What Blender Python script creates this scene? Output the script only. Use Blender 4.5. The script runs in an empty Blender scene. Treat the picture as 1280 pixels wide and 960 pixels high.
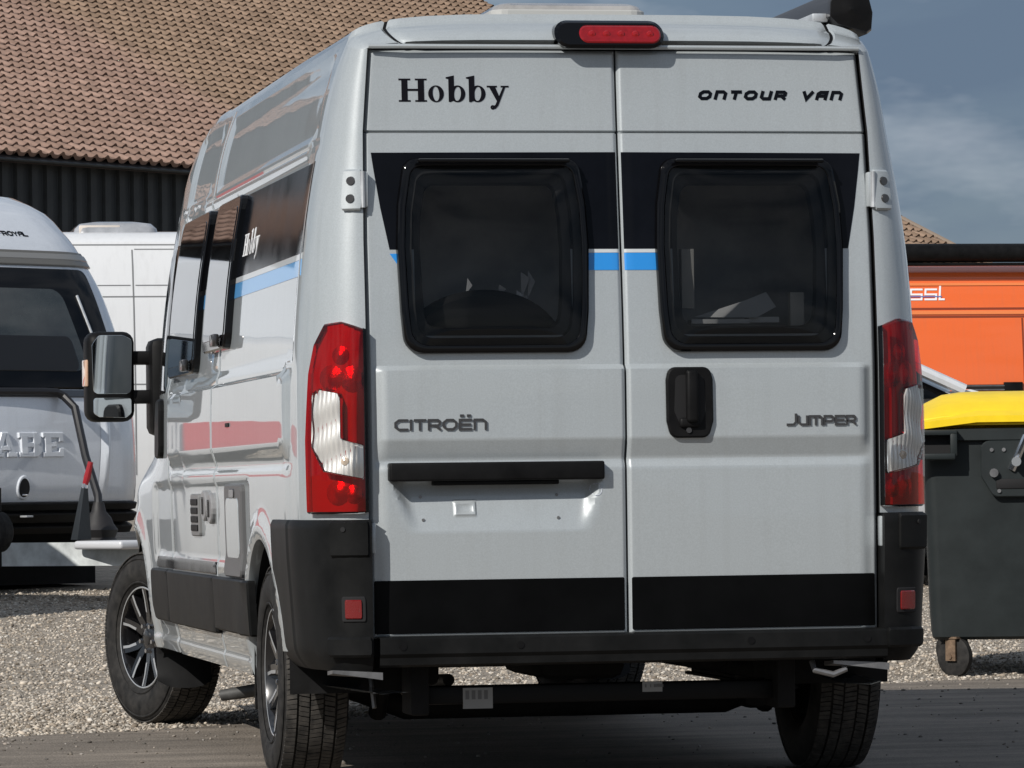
import bpy, bmesh, math, random
import numpy as np
from mathutils import Vector, Matrix
random.seed(7)
PI = math.pi
SC = bpy.context.scene
COL = SC.collection

# ------------------------------------------------------------------ camera
cam_d = bpy.data.cameras.new("camera")
cam = bpy.data.objects.new("camera", cam_d)
COL.objects.link(cam)
yaw, pitch, roll = 0.18599, 0.02314, -0.01257
fw = Vector((math.sin(yaw)*math.cos(pitch), math.cos(yaw)*math.cos(pitch), math.sin(pitch)))
rt = Vector((math.cos(yaw), -math.sin(yaw), 0.0))
up = rt.cross(fw)
rt2 = rt*math.cos(roll) + up*math.sin(roll)
up2 = up*math.cos(roll) - rt*math.sin(roll)
mw = Matrix((rt2, up2, -fw)).transposed().to_4x4()
mw.translation = Vector((-3.0263, -14.1499, 0.9580))
cam.matrix_world = mw
cam_d.sensor_width = 36.0
cam_d.lens = 5730.07/1280*36.0
cam_d.clip_start = 0.2
cam_d.clip_end = 3000
SC.camera = cam

# ------------------------------------------------------------------ sun and sky
sun_dir = Vector((0.62, 0.55, -0.56)).normalized()        # the way the light travels
sun_d = bpy.data.lights.new("sun", 'SUN')
sun_d.energy = 3.9
sun_d.angle = math.radians(0.5)
sun_d.color = (1.0, 0.955, 0.89)
sun_o = bpy.data.objects.new("sun", sun_d)
sun_o.rotation_euler = sun_dir.to_track_quat('-Z', 'Y').to_euler()
sun_o.location = (-20, -20, 30)
COL.objects.link(sun_o)
sun_el = math.asin(-sun_dir.z)
sun_az = math.atan2(-sun_dir.x, -sun_dir.y)                # clockwise from +y

W_ = bpy.data.worlds.new("World")
SC.world = W_
W_.use_nodes = True
nt = W_.node_tree
nt.nodes.clear()
def wn(t, **k):
    n = nt.nodes.new(t)
    for a, b in k.items(): setattr(n, a, b)
    return n
out = wn('ShaderNodeOutputWorld')
bg = wn('ShaderNodeBackground')
bg.inputs['Strength'].default_value = 0.075
sky = wn('ShaderNodeTexSky', sky_type='NISHITA', sun_disc=False)
sky.sun_elevation = sun_el
sky.sun_rotation = sun_az
sky.altitude = 60
sky.air_density = 1.0
sky.dust_density = 0.6
tc = wn('ShaderNodeTexCoord')
mp = wn('ShaderNodeMapping')
mp.inputs['Scale'].default_value = (1.0, 1.0, 2.8)
nt.links.new(tc.outputs['Generated'], mp.inputs['Vector'])
nz = wn('ShaderNodeTexNoise')
nz.inputs['Scale'].default_value = 4.2
nz.inputs['Detail'].default_value = 7
nz.inputs['Roughness'].default_value = 0.55
nz.inputs['Distortion'].default_value = 0.35
nt.links.new(mp.outputs['Vector'], nz.inputs['Vector'])
rp = wn('ShaderNodeValToRGB')
rp.color_ramp.elements[0].position = 0.36
rp.color_ramp.elements[0].color = (0, 0, 0, 1)
rp.color_ramp.elements[1].position = 0.62
rp.color_ramp.elements[1].color = (1, 1, 1, 1)
nt.links.new(nz.outputs['Fac'], rp.inputs['Fac'])
nz2 = wn('ShaderNodeTexNoise')
nz2.inputs['Scale'].default_value = 5.5
nz2.inputs['Detail'].default_value = 6
nz2.inputs['Roughness'].default_value = 0.6
nt.links.new(mp.outputs['Vector'], nz2.inputs['Vector'])
rp2 = wn('ShaderNodeValToRGB')          # dark rain cloud to paler cloud, in sky radiance units
e = rp2.color_ramp.elements
e[0].position = 0.40; e[0].color = (1.5, 2.15, 3.15, 1)
e[1].position = 0.59; e[1].color = (5.5, 6.0, 6.8, 1)
nt.links.new(nz2.outputs['Fac'], rp2.inputs['Fac'])
mix = wn('ShaderNodeMixRGB', blend_type='MIX')
mixf = wn('ShaderNodeMath', operation='MULTIPLY_ADD')
mixf.inputs[1].default_value = 0.30
mixf.inputs[2].default_value = 0.66
nt.links.new(rp.outputs['Color'], mixf.inputs[0])
nt.links.new(mixf.outputs[0], mix.inputs['Fac'])
nt.links.new(sky.outputs['Color'], mix.inputs['Color1'])
nt.links.new(rp2.outputs['Color'], mix.inputs['Color2'])
nt.links.new(mix.outputs['Color'], bg.inputs['Color'])
nt.links.new(bg.outputs['Background'], out.inputs['Surface'])

vs = SC.view_settings
vs.view_transform = 'Standard'
vs.look = 'None'
vs.exposure = 0.14
vs.gamma = 1.0
vs.use_curve_mapping = False

# ------------------------------------------------------------------ materials
MATS = {}
def mat(name, col=(.5, .5, .5), rough=.5, metal=0.0, coat=0.0, spec=0.5, noise=None, bump=None, coat_rough=0.03):
    """noise=(scale, amount[, colour2]) varies the base colour, bump=(scale, strength, distance)."""
    if name in MATS: return MATS[name]
    m = bpy.data.materials.new(name); m.use_nodes = True
    t = m.node_tree; b = t.nodes['Principled BSDF']
    b.inputs['Base Color'].default_value = (*col, 1)
    b.inputs['Roughness'].default_value = rough
    b.inputs['Metallic'].default_value = metal
    b.inputs['Specular IOR Level'].default_value = spec
    b.inputs['Coat Weight'].default_value = coat
    b.inputs['Coat Roughness'].default_value = coat_rough
    tcn = t.nodes.new('ShaderNodeTexCoord')
    if noise:
        n = t.nodes.new('ShaderNodeTexNoise'); n.inputs['Scale'].default_value = noise[0]
        n.inputs['Detail'].default_value = 6; n.inputs['Roughness'].default_value = .62
        t.links.new(tcn.outputs['Object'], n.inputs['Vector'])
        r = t.nodes.new('ShaderNodeValToRGB')
        c2 = noise[2] if len(noise) > 2 else None
        lo = tuple(c*(1-noise[1]) for c in col); hi = c2 or tuple(min(1, c*(1+noise[1])) for c in col)
        r.color_ramp.elements[0].position = .3; r.color_ramp.elements[1].position = .7
        r.color_ramp.elements[0].color = (*lo, 1); r.color_ramp.elements[1].color = (*hi, 1)
        t.links.new(n.outputs['Fac'], r.inputs['Fac']); t.links.new(r.outputs['Color'], b.inputs['Base Color'])
        rr = t.nodes.new('ShaderNodeMapRange'); rr.inputs['To Min'].default_value = max(0, rough-.08); rr.inputs['To Max'].default_value = min(1, rough+.1)
        t.links.new(n.outputs['Fac'], rr.inputs['Value']); t.links.new(rr.outputs['Result'], b.inputs['Roughness'])
    if bump:
        n2 = t.nodes.new('ShaderNodeTexNoise'); n2.inputs['Scale'].default_value = bump[0]; n2.inputs['Detail'].default_value = 4
        t.links.new(tcn.outputs['Object'], n2.inputs['Vector'])
        bp = t.nodes.new('ShaderNodeBump'); bp.inputs['Strength'].default_value = bump[1]; bp.inputs['Distance'].default_value = bump[2]
        t.links.new(n2.outputs['Fac'], bp.inputs['Height']); t.links.new(bp.outputs['Normal'], b.inputs['Normal'])
    MATS[name] = m
    return m

def paint(name, col, metal=.0, flake=.07, rough=.42, coat=1.0, dust=.10):
    """car paint: base with fine flake grain, faint road dust low down, clear coat"""
    m = bpy.data.materials.new(name); m.use_nodes = True
    t = m.node_tree; b = t.nodes['Principled BSDF']
    L = t.links.new
    tcn = t.nodes.new('ShaderNodeTexCoord')
    n = t.nodes.new('ShaderNodeTexNoise'); n.inputs['Scale'].default_value = 230; n.inputs['Detail'].default_value = 2
    L(tcn.outputs['Object'], n.inputs['Vector'])
    r = t.nodes.new('ShaderNodeMapRange'); r.inputs['From Min'].default_value = .3; r.inputs['From Max'].default_value = .7
    r.inputs['To Min'].default_value = 1-flake; r.inputs['To Max'].default_value = 1+flake
    L(n.outputs['Fac'], r.inputs['Value'])
    mul = t.nodes.new('ShaderNodeVectorMath'); mul.operation = 'SCALE'
    mul.inputs[0].default_value = col
    L(r.outputs['Result'], mul.inputs['Scale'])
    n3 = t.nodes.new('ShaderNodeTexNoise'); n3.inputs['Scale'].default_value = 3.1; n3.inputs['Detail'].default_value = 8; n3.inputs['Roughness'].default_value = .7
    L(tcn.outputs['Object'], n3.inputs['Vector'])
    sx = t.nodes.new('ShaderNodeSeparateXYZ'); L(tcn.outputs['Object'], sx.inputs[0])
    lo = t.nodes.new('ShaderNodeMapRange'); lo.inputs['From Min'].default_value = 1.1; lo.inputs['From Max'].default_value = .3
    lo.inputs['To Min'].default_value = .15; lo.inputs['To Max'].default_value = 1
    L(sx.outputs['Z'], lo.inputs['Value'])
    du = t.nodes.new('ShaderNodeMath'); du.operation = 'MULTIPLY'; L(n3.outputs['Fac'], du.inputs[0]); L(lo.outputs['Result'], du.inputs[1])
    du2 = t.nodes.new('ShaderNodeMath'); du2.operation = 'MULTIPLY'; L(du.outputs[0], du2.inputs[0]); du2.inputs[1].default_value = dust*3
    mx = t.nodes.new('ShaderNodeMixRGB'); L(du2.outputs[0], mx.inputs['Fac']); L(mul.outputs['Vector'], mx.inputs['Color1'])
    mx.inputs['Color2'].default_value = (.20, .175, .14, 1)
    L(mx.outputs['Color'], b.inputs['Base Color'])
    b.inputs['Metallic'].default_value = metal; b.inputs['Roughness'].default_value = rough
    b.inputs['Coat Weight'].default_value = coat; b.inputs['Coat Roughness'].default_value = .015
    # thin dried rain streaks
    ms = t.nodes.new('ShaderNodeMapping'); ms.inputs['Scale'].default_value = (26, 26, 1.1); L(tcn.outputs['Object'], ms.inputs['Vector'])
    n5 = t.nodes.new('ShaderNodeTexNoise'); n5.inputs['Scale'].default_value = 1.0; n5.inputs['Detail'].default_value = 5; L(ms.outputs['Vector'], n5.inputs['Vector'])
    r5 = t.nodes.new('ShaderNodeMapRange'); r5.inputs['From Min'].default_value = .5; r5.inputs['From Max'].default_value = .8; r5.inputs['To Max'].default_value = dust*1.6; L(n5.outputs['Fac'], r5.inputs['Value'])
    mx5 = t.nodes.new('ShaderNodeMixRGB'); L(r5.outputs['Result'], mx5.inputs['Fac']); L(mx.outputs['Color'], mx5.inputs['Color1']); mx5.inputs['Color2'].default_value = (.16, .145, .125, 1); L(mx5.outputs['Color'], b.inputs['Base Color'])
    # a trace of panel waviness, as pressed sheet has
    n4 = t.nodes.new('ShaderNodeTexNoise'); n4.inputs['Scale'].default_value = 1.7; n4.inputs['Detail'].default_value = 1
    L(tcn.outputs['Object'], n4.inputs['Vector'])
    bp = t.nodes.new('ShaderNodeBump'); bp.inputs['Strength'].default_value = .3; bp.inputs['Distance'].default_value = .007
    L(n4.outputs['Fac'], bp.inputs['Height']); L(bp.outputs['Normal'], b.inputs['Normal']); L(bp.outputs['Normal'], b.inputs['Coat Normal'])
    MATS[name] = m
    return m

def tint_glass(name, tint, gloss_col=(1, 1, 1), rough=.01, ior=1.5, f0=None):
    """thin tinted acrylic: coloured see-through plus a fresnel reflection"""
    m = bpy.data.materials.new(name); m.use_nodes = True
    t = m.node_tree; t.nodes.clear()
    o = t.nodes.new('ShaderNodeOutputMaterial'); tr = t.nodes.new('ShaderNodeBsdfTransparent'); gl = t.nodes.new('ShaderNodeBsdfGlossy')
    mx = t.nodes.new('ShaderNodeMixShader'); fr = t.nodes.new('ShaderNodeFresnel')
    tr.inputs['Color'].default_value = (*tint, 1); gl.inputs['Color'].default_value = (*gloss_col, 1); gl.inputs['Roughness'].default_value = rough
    fr.inputs['IOR'].default_value = ior
    t.links.new(fr.outputs[0], mx.inputs[0]); t.links.new(tr.outputs[0], mx.inputs[1]); t.links.new(gl.outputs[0], mx.inputs[2])
    t.links.new(mx.outputs[0], o.inputs['Surface'])
    MATS[name] = m
    return m

VAN = paint('van_grey_paint', (.375, .408, .426), metal=.15, flake=.065, dust=.06)
VANROOF = VAN
BLK = mat('black_plastic', (.005, .005, .0055), .5, spec=.13, noise=(9, .35, (.009, .009, .0095)), bump=(420, .25, .0006))
BUMP = mat('bumper_plastic', (.0055, .006, .0062), .46, spec=.14, noise=(6, .4, (.011, .0112, .0114)), bump=(520, .3, .0006))
GLOSSBLK = mat('gloss_black', (.0025, .0025, .003), .06, coat=.12, spec=.22)
FOIL = mat('black_foil', (.0035, .004, .006), .12, spec=.13, noise=(5, .3))
FOILSAT = mat('black_satin_panel', (.0025, .0026, .0028), .38, spec=.07, noise=(4, .4))
BLUE = mat('blue_foil', (.02, .25, .68), .3, coat=.5)
PALE = mat('pale_foil', (.55, .58, .60), .3, coat=.5)
WHITEFOIL = mat('white_foil', (.85, .86, .88), .3)
BADGE = mat('badge_dark_chrome', (.13, .125, .125), .22, metal=.9)
DARK = mat('dark_gap', (.004, .004, .005), .8)
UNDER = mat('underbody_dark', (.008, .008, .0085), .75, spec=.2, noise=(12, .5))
STEEL = mat('raw_steel', (.21, .21, .215), .45, metal=.7, noise=(14, .3))
ZINC = mat('zinc_steel', (.52, .54, .56), .42, metal=.55, noise=(10, .25))
CHROME = mat('bright_metal', (.75, .76, .78), .18, metal=1.0)
REDPL = mat('red_lens_solid', (.22, .004, .007), .14, coat=.25, noise=(60, .2))
REDG = tint_glass('red_lens', (.70, .009, .020), ior=1.45)
CLEARG = tint_glass('clear_lens', (.88, .89, .9), ior=1.45)
SILVER = mat('lamp_reflector', (.80, .80, .82), .22, metal=.9, bump=(130, .5, .002))
TYRE = mat('tyre_rubber', (.013, .013, .0135), .72, spec=.25, noise=(24, .45, (.035, .033, .031)), bump=(300, .3, .001))
TREAD = mat('tread_rubber', (.028, .027, .026), .8, noise=(30, .5, (.075, .068, .06)))
RIMBLK = mat('alloy_black', (.008, .008, .009), .25, coat=.8)
RIMPOL = mat('alloy_polished', (.55, .56, .57), .38, metal=.65)
MIRROR = mat('mirror_silver', (.75, .78, .80), .02, metal=1.0)
ORANGEL = mat('orange_lens', (.62, .40, .28), .15, coat=1)
WGLASS = tint_glass('tinted_acrylic', (.46, .465, .47), ior=1.30)
WHITEV = paint('white_van_paint', (.74, .75, .76), flake=.02, dust=.06)
ORANGE = paint('orange_paint', (.82, .140, .020), flake=.04, dust=.05)
KPAINT = paint('caravan_silver_paint', (.70, .735, .785), metal=.15, flake=.08, dust=.05)
CARW = paint('pale_car_paint', (.62, .64, .67), flake=.03)
# ------------------------------------------------------------------ mesh helpers
class MB:
    def __init__(s): s.v = []; s.f = []; s.fm = []
    def add(s, V, F, m=0):
        k = len(s.v); s.v += [tuple(p) for p in V]; s.f += [tuple(i+k for i in f) for f in F]; s.fm += [m]*len(F); return s
    def box(s, x0, x1, y0, y1, z0, z1, M=None, m=0):
        V = [(x, y, z) for x in (x0, x1) for y in (y0, y1) for z in (z0, z1)]
        if M is not None: V = [M @ Vector(p) for p in V]
        return s.add(V, [(0, 1, 3, 2), (4, 6, 7, 5), (0, 4, 5, 1), (2, 3, 7, 6), (0, 2, 6, 4), (1, 5, 7, 3)], m)
    def rbox(s, x0, x1, y0, y1, z0, z1, b=.01, seg=2, M=None, m=0):
        bm = bmesh.new(); bmesh.ops.create_cube(bm, size=1)
        for v in bm.verts: v.co = Vector((x0+(v.co.x+.5)*(x1-x0), y0+(v.co.y+.5)*(y1-y0), z0+(v.co.z+.5)*(z1-z0)))
        bmesh.ops.bevel(bm, geom=list(bm.edges), offset=b, segments=seg, profile=.5, affect='EDGES', clamp_overlap=True)
        bm.verts.index_update()
        V = [v.co.copy() if M is None else M @ v.co for v in bm.verts]; F = [[v.index for v in f.verts] for f in bm.faces]; bm.free()
        return s.add(V, F, m)
    def grid(s, P, flip=False, m=0, closed=False):
        n = len(P); w = len(P[0]); V = [p for r in P for p in r]; F = []
        for i in range(n-1):
            for j in range(w if closed else w-1):
                a, b = i*w+j, i*w+(j+1) % w; c, d = b+w, a+w
                F.append((a, d, c, b) if flip else (a, b, c, d))
        return s.add(V, F, m)
    def tube(s, path, r, n=10, caps=True, m=0):
        path = [Vector(p) for p in path]; rings = []; prev = None
        for i, p in enumerate(path):
            t = (path[min(i+1, len(path)-1)] - path[max(i-1, 0)]).normalized()
            if prev is None:
                a = Vector((0, 0, 1)) if abs(t.z) < .9 else Vector((1, 0, 0)); u = t.cross(a).normalized()
            else: u = (prev - t*prev.dot(t)).normalized()
            prev = u; w = t.cross(u); rr = r[i] if isinstance(r, (list, tuple)) else r
            rings.append([p + (u*math.cos(2*PI*k/n) + w*math.sin(2*PI*k/n))*rr for k in range(n)])
        s.grid(rings, closed=True, m=m)
        if caps:
            k = len(s.v)
            s.add(rings[0], [tuple(range(n))[::-1]], m); s.add(rings[-1], [tuple(range(n))], m)
        return s
    def lathe(s, prof, axis='x', n=48, c=(0, 0, 0), a0=0, a1=2*PI, m=0, caps=False):
        """prof: list of (along-axis, radius)"""
        full = abs(a1-a0-2*PI) < 1e-6; K = n if full else n+1; rings = []
        for (h, r) in prof:
            R = []
            for k in range(K):
                a = a0+(a1-a0)*k/n; ca, sa = math.cos(a)*r, math.sin(a)*r
                R.append({'x': (c[0]+h, c[1]+ca, c[2]+sa), 'y': (c[0]+ca, c[1]+h, c[2]+sa), 'z': (c[0]+ca, c[1]+sa, c[2]+h)}[axis])
            rings.append(R)
        s.grid(rings, closed=full, m=m)
        if caps:
            s.add(rings[0], [tuple(range(K))], m); s.add(rings[-1], [tuple(range(K))[::-1]], m)
        return s
    def xform(s, M):
        s.v = [tuple(M @ Vector(p)) for p in s.v]; return s
    def build(s, name, material, parent=None, angle=35, merge=False, fixn=True):
        me = bpy.data.meshes.new(name); me.from_pydata(s.v, [], s.f)
        ms = material if isinstance(material, (list, tuple)) else [material]
        for q in ms: me.materials.append(q)
        if len(ms) > 1: me.polygons.foreach_set('material_index', s.fm)
        if merge or fixn:
            bm = bmesh.new(); bm.from_mesh(me)
            if merge: bmesh.ops.remove_doubles(bm, verts=bm.verts, dist=2e-5); bmesh.ops.dissolve_degenerate(bm, edges=bm.edges, dist=1e-6)
            if fixn: bmesh.ops.recalc_face_normals(bm, faces=bm.faces)
            bm.to_mesh(me); bm.free()
        if angle:
            me.shade_smooth(); me.set_sharp_from_angle(angle=math.radians(angle))
        me.update()
        o = bpy.data.objects.new(name, me); COL.objects.link(o)
        if parent is not None: o.parent = parent
        return o

def thing(name, label, cat, loc=(0, 0, 0), rz=0, group=None):
    o = bpy.data.objects.new(name, None); COL.objects.link(o)
    o.empty_display_size = .2; o.location = loc; o.rotation_euler = (0, 0, rz)
    o['label'] = label; o['category'] = cat
    if group: o['group'] = group
    return o
def structure(o): o['kind'] = 'structure'; return o
def stuff(o): o['kind'] = 'stuff'; return o

def sstep(a, b, x):
    t = min(1, max(0, (x-a)/(b-a))); return t*t*(3-2*t)
def lerp(tab, x):
    if x <= tab[0][0]: return tab[0][1]
    for (a, p), (b, q) in zip(tab, tab[1:]):
        if x <= b: return p+(q-p)*(x-a)/(b-a)
    return tab[-1][1]
def smooth_tab(tab):
    xs = np.array([a for a, b in tab]); ys = np.array([b for a, b in tab]); d = np.gradient(ys, xs)
    def f(x):
        x = min(max(x, xs[0]), xs[-1]); i = int(min(max(np.searchsorted(xs, x)-1, 0), len(xs)-2)); h = xs[i+1]-xs[i]; t = (x-xs[i])/h
        return float(ys[i]*(1+2*t)*(1-t)**2+d[i]*h*t*(1-t)**2+ys[i+1]*t*t*(3-2*t)+d[i+1]*h*t*t*(t-1))
    return f

def roundpoly(P, r, seg=5):
    """2-D polygon with rounded corners; r a number or one per corner"""
    out = []; n = len(P)
    for i in range(n):
        p = Vector(P[i]); a = Vector(P[i-1]); b = Vector(P[(i+1) % n]); rr = r[i] if isinstance(r, (list, tuple)) else r
        u = (a-p); w = (b-p); lu, lw = u.length, w.length; u /= lu; w /= lw
        ang = math.acos(max(-1, min(1, u.dot(w))))
        if rr <= 0 or ang > PI-.02: out.append(tuple(p)); continue
        t = min(rr/math.tan(ang/2), lu*.48, lw*.48); q = t*math.tan(ang/2)
        c = p+(u+w).normalized()*(q/math.sin(ang/2)); s0 = p+u*t-c; s1 = p+w*t-c
        a0 = math.atan2(s0.y, s0.x); a1 = math.atan2(s1.y, s1.x); d = (a1-a0+PI) % (2*PI)-PI
        for k in range(seg+1):
            a = a0+d*k/seg; out.append((c.x+math.cos(a)*q, c.y+math.sin(a)*q))
    return out
def rrect(x0, x1, y0, y1, r, seg=5): return roundpoly([(x0, y0), (x1, y0), (x1, y1), (x0, y1)], r, seg)
def scalepoly(P, fx, fy=None, c=None):
    fy = fy or fx
    if c is None: c = ((min(p[0] for p in P)+max(p[0] for p in P))/2, (min(p[1] for p in P)+max(p[1] for p in P))/2)
    return [(c[0]+(p[0]-c[0])*fx, c[1]+(p[1]-c[1])*fy) for p in P]

def patch(mb, poly, mapf, h=.002, base=-.004, us=(), vs=(), bev=0.0, hole=None, m=0):
    """a raised plate: 2-D outline cut along us / vs, laid on the surface mapf(u, v, height)"""
    bm = bmesh.new(); bm.faces.new([bm.verts.new((a, b, 0)) for a, b in poly]); bm.normal_update()
    cuts = [((1, 0, 0), (u, 0, 0)) for u in us]+[((0, 1, 0), (0, v, 0)) for v in vs]
    if hole: cuts += [((1, 0, 0), (hole[0], 0, 0)), ((1, 0, 0), (hole[1], 0, 0)), ((0, 1, 0), (0, hole[2], 0)), ((0, 1, 0), (0, hole[3], 0))]
    for no, co in cuts:
        bmesh.ops.bisect_plane(bm, geom=bm.verts[:]+bm.edges[:]+bm.faces[:], dist=1e-6, plane_co=co, plane_no=no)
    if hole:
        kill = [f for f in bm.faces if hole[0] < f.calc_center_median().x < hole[1] and hole[2] < f.calc_center_median().y < hole[3]]
        bmesh.ops.delete(bm, geom=kill, context='FACES')
    bm.normal_update(); bmesh.ops.triangulate(bm, faces=[f for f in bm.faces if len(f.verts) > 4])
    bm.verts.index_update()
    V = [mapf(v.co.x, v.co.y, h) for v in bm.verts]; F = [[v.index for v in f.verts] for f in bm.faces]
    mb.add(V, F, m)
    for e in bm.edges:
        if len(e.link_faces) != 1: continue
        f = e.link_faces[0]; a, b = e.verts
        vl = list(f.verts); ia = vl.index(a)
        if vl[(ia+1) % len(vl)] is not b: a, b = b, a
        def off(v):
            n = Vector((0, 0, 0))
            for q in v.link_edges:
                if len(q.link_faces) == 1:
                    d = (q.verts[1].co-q.verts[0].co); nn = Vector((d.y, -d.x, 0)).normalized(); cf = q.link_faces[0].calc_center_median()
                    if (cf-q.verts[0].co).dot(nn) > 0: nn = -nn
                    n += nn
            return v.co+n.normalized()*bev if n.length > 1e-6 else v.co.copy()
        if bev > 0:
            pa, pb = off(a), off(b)
            W = [mapf(a.co.x, a.co.y, h), mapf(b.co.x, b.co.y, h), mapf(pb.x, pb.y, h-bev), mapf(pa.x, pa.y, h-bev), mapf(pb.x, pb.y, base), mapf(pa.x, pa.y, base)]
            mb.add(W, [(1, 0, 3, 2), (2, 3, 5, 4)], m)
        else:
            mb.add([mapf(a.co.x, a.co.y, h), mapf(b.co.x, b.co.y, h), mapf(b.co.x, b.co.y, base), mapf(a.co.x, a.co.y, base)], [(1, 0, 3, 2)], m)
    bm.free()
    return mb

def frange(a, b, st):
    n = max(1, int(round((b-a)/st))); return [a+(b-a)*i/n for i in range(n+1)]

# ---- lettering drawn as strokes: each glyph a list of polylines in a 1-high box, plus its width
GL = {
 'C': ([[(.95, 1), (.28, 1), (0, .72), (0, .28), (.28, 0), (.95, 0)]], .95),
 'I': ([[(0, 0), (0, 1)]], .0),
 'T': ([[(0, 1), (.85, 1)], [(.42, 1), (.42, 0)]], .85),
 'R': ([[(0, 0), (0, 1), (.72, 1), (.88, .84), (.88, .58), (.72, .42), (0.05, .42)], [(.5, .42), (.9, 0)]], .9),
 'O': ([[(.25, 0), (.75, 0), (1, .28), (1, .72), (.75, 1), (.25, 1), (0, .72), (0, .28), (.25, 0)]], 1.0),
 'E': ([[(.9, 1), (0, 1), (0, 0), (.9, 0)], [(0.05, .5), (.82, .5)]], .9),
 'Ë': ([[(.9, 1), (0, 1), (0, 0), (.9, 0)], [(0.05, .5), (.82, .5)], [(.08, 1.46), (.26, 1.46)], [(.64, 1.46), (.82, 1.46)]], .9),
 'n': ([[(0, 0), (0, 1), (.65, 1), (.9, .75), (.9, 0)]], .9),
 'J': ([[(.55, 1.25), (.55, .3), (.3, 0), (-.35, 0)]], .55),
 'u': ([[(0, 1), (0, .28), (.28, 0), (.9, 0), (.9, 1)]], .9),
 'm': ([[(0, 0), (0, 1), (1.05, 1), (1.3, .75), (1.3, 0)], [(.65, .92), (.65, 0)]], 1.3),
 'P': ([[(0, 0), (0, 1), (.72, 1), (.9, .82), (.9, .55), (.72, .38), (0.05, .38)]], .9),
 'V': ([[(0, 1), (.4, 0), (.85, 1)]], .85),
 'A': ([[(0, 0), (0, .75), (.22, 1), (.85, 1), (.85, 0)], [(.05, .45), (.8, .45)]], .85),
 'U': ([[(0, 1), (0, .25), (.22, 0), (.85, 0), (.85, 1)]], .85),
 'Y': ([[(0, 1), (.42, .5), (.85, 1)], [(.42, .45), (.42, 0)]], .85),
 'a': ([[(0, 0), (.42, 1), (.85, 0)], [(.2, .35), (.65, .35)]], .85),
 'L': ([[(0, 1), (0, 0), (.75, 0)]], .75),
 's': ([[(.85, 1), (0, 1), (0, .5), (.85, .5), (.85, 0), (0, 0)]], .85),
 'ö': ([[(0, 0), (.9, 0), (.9, 1), (0, 1), (0, 0)], [(.1, 1.45), (.35, 1.45)], [(.55, 1.45), (.8, 1.45)]], .9),
 'l': ([[(0, 1.3), (0, 0), (.35, 0)]], .35),
 'B': ([[(0, 0), (.7, 0), (.9, .2), (.9, .35), (.75, .5), (.9, .65), (.9, .8), (.7, 1), (0, 1), (0, 0)], [(.05, .5), (.7, .5)]], .9),
 ' ': ([], .6),
}
def ribbon(pts, w):
    """mitred ribbon outline of a 2-D polyline, as quads"""
    P = [Vector(p) for p in pts]; n = len(P); closed = (P[0]-P[-1]).length < 1e-6
    L, R = [], []
    for i in range(n):
        a = P[i-1] if i > 0 else (P[-2] if closed else None); b = P[i+1] if i < n-1 else (P[1] if closed else None)
        d0 = (P[i]-a).normalized() if a is not None else None; d1 = (b-P[i]).normalized() if b is not None else None
        if d0 is None: d0 = d1
        if d1 is None: d1 = d0
        n0 = Vector((-d0.y, d0.x)); n1 = Vector((-d1.y, d1.x)); mm = (n0+n1).normalized(); k = w/2/max(.45, mm.dot(n0))
        p = P[i].copy()
        if not closed and i == 0: p -= d1*w*.35
        if not closed and i == n-1: p += d0*w*.35
        L.append(p+mm*k); R.append(p-mm*k)
    return L, R
def letter_strokes(mb, text, mapf, x0, x1, z0, hgt, w, gap, slant=0, h=.002, base=-.001, m=0):
    tot = sum(GL[c][1] for c in text)+gap*(len(text)-1); sx = (x1-x0)/tot; u = 0
    k = 0
    for c in text:
        for pl in GL[c][0]:
            pts = [(x0+(u+px)*sx+slant*pz*hgt, z0+pz*hgt) for px, pz in pl]
            L, R = ribbon(pts, w); hh = h+.00025*(k % 3); k += 1
            for i in range(len(L)-1):
                q = [L[i], L[i+1], R[i+1], R[i]]
                T = [mapf(p.x, p.y, hh) for p in q]; B = [mapf(p.x, p.y, base) for p in q]
                F = [(3, 2, 1, 0), (0, 1, 5, 4), (2, 3, 7, 6)]
                if i == 0: F.append((3, 0, 4, 7))
                if i == len(L)-2: F.append((1, 2, 6, 5))
                mb.add(T+B, F, m)
        u += GL[c][1]+gap
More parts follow.
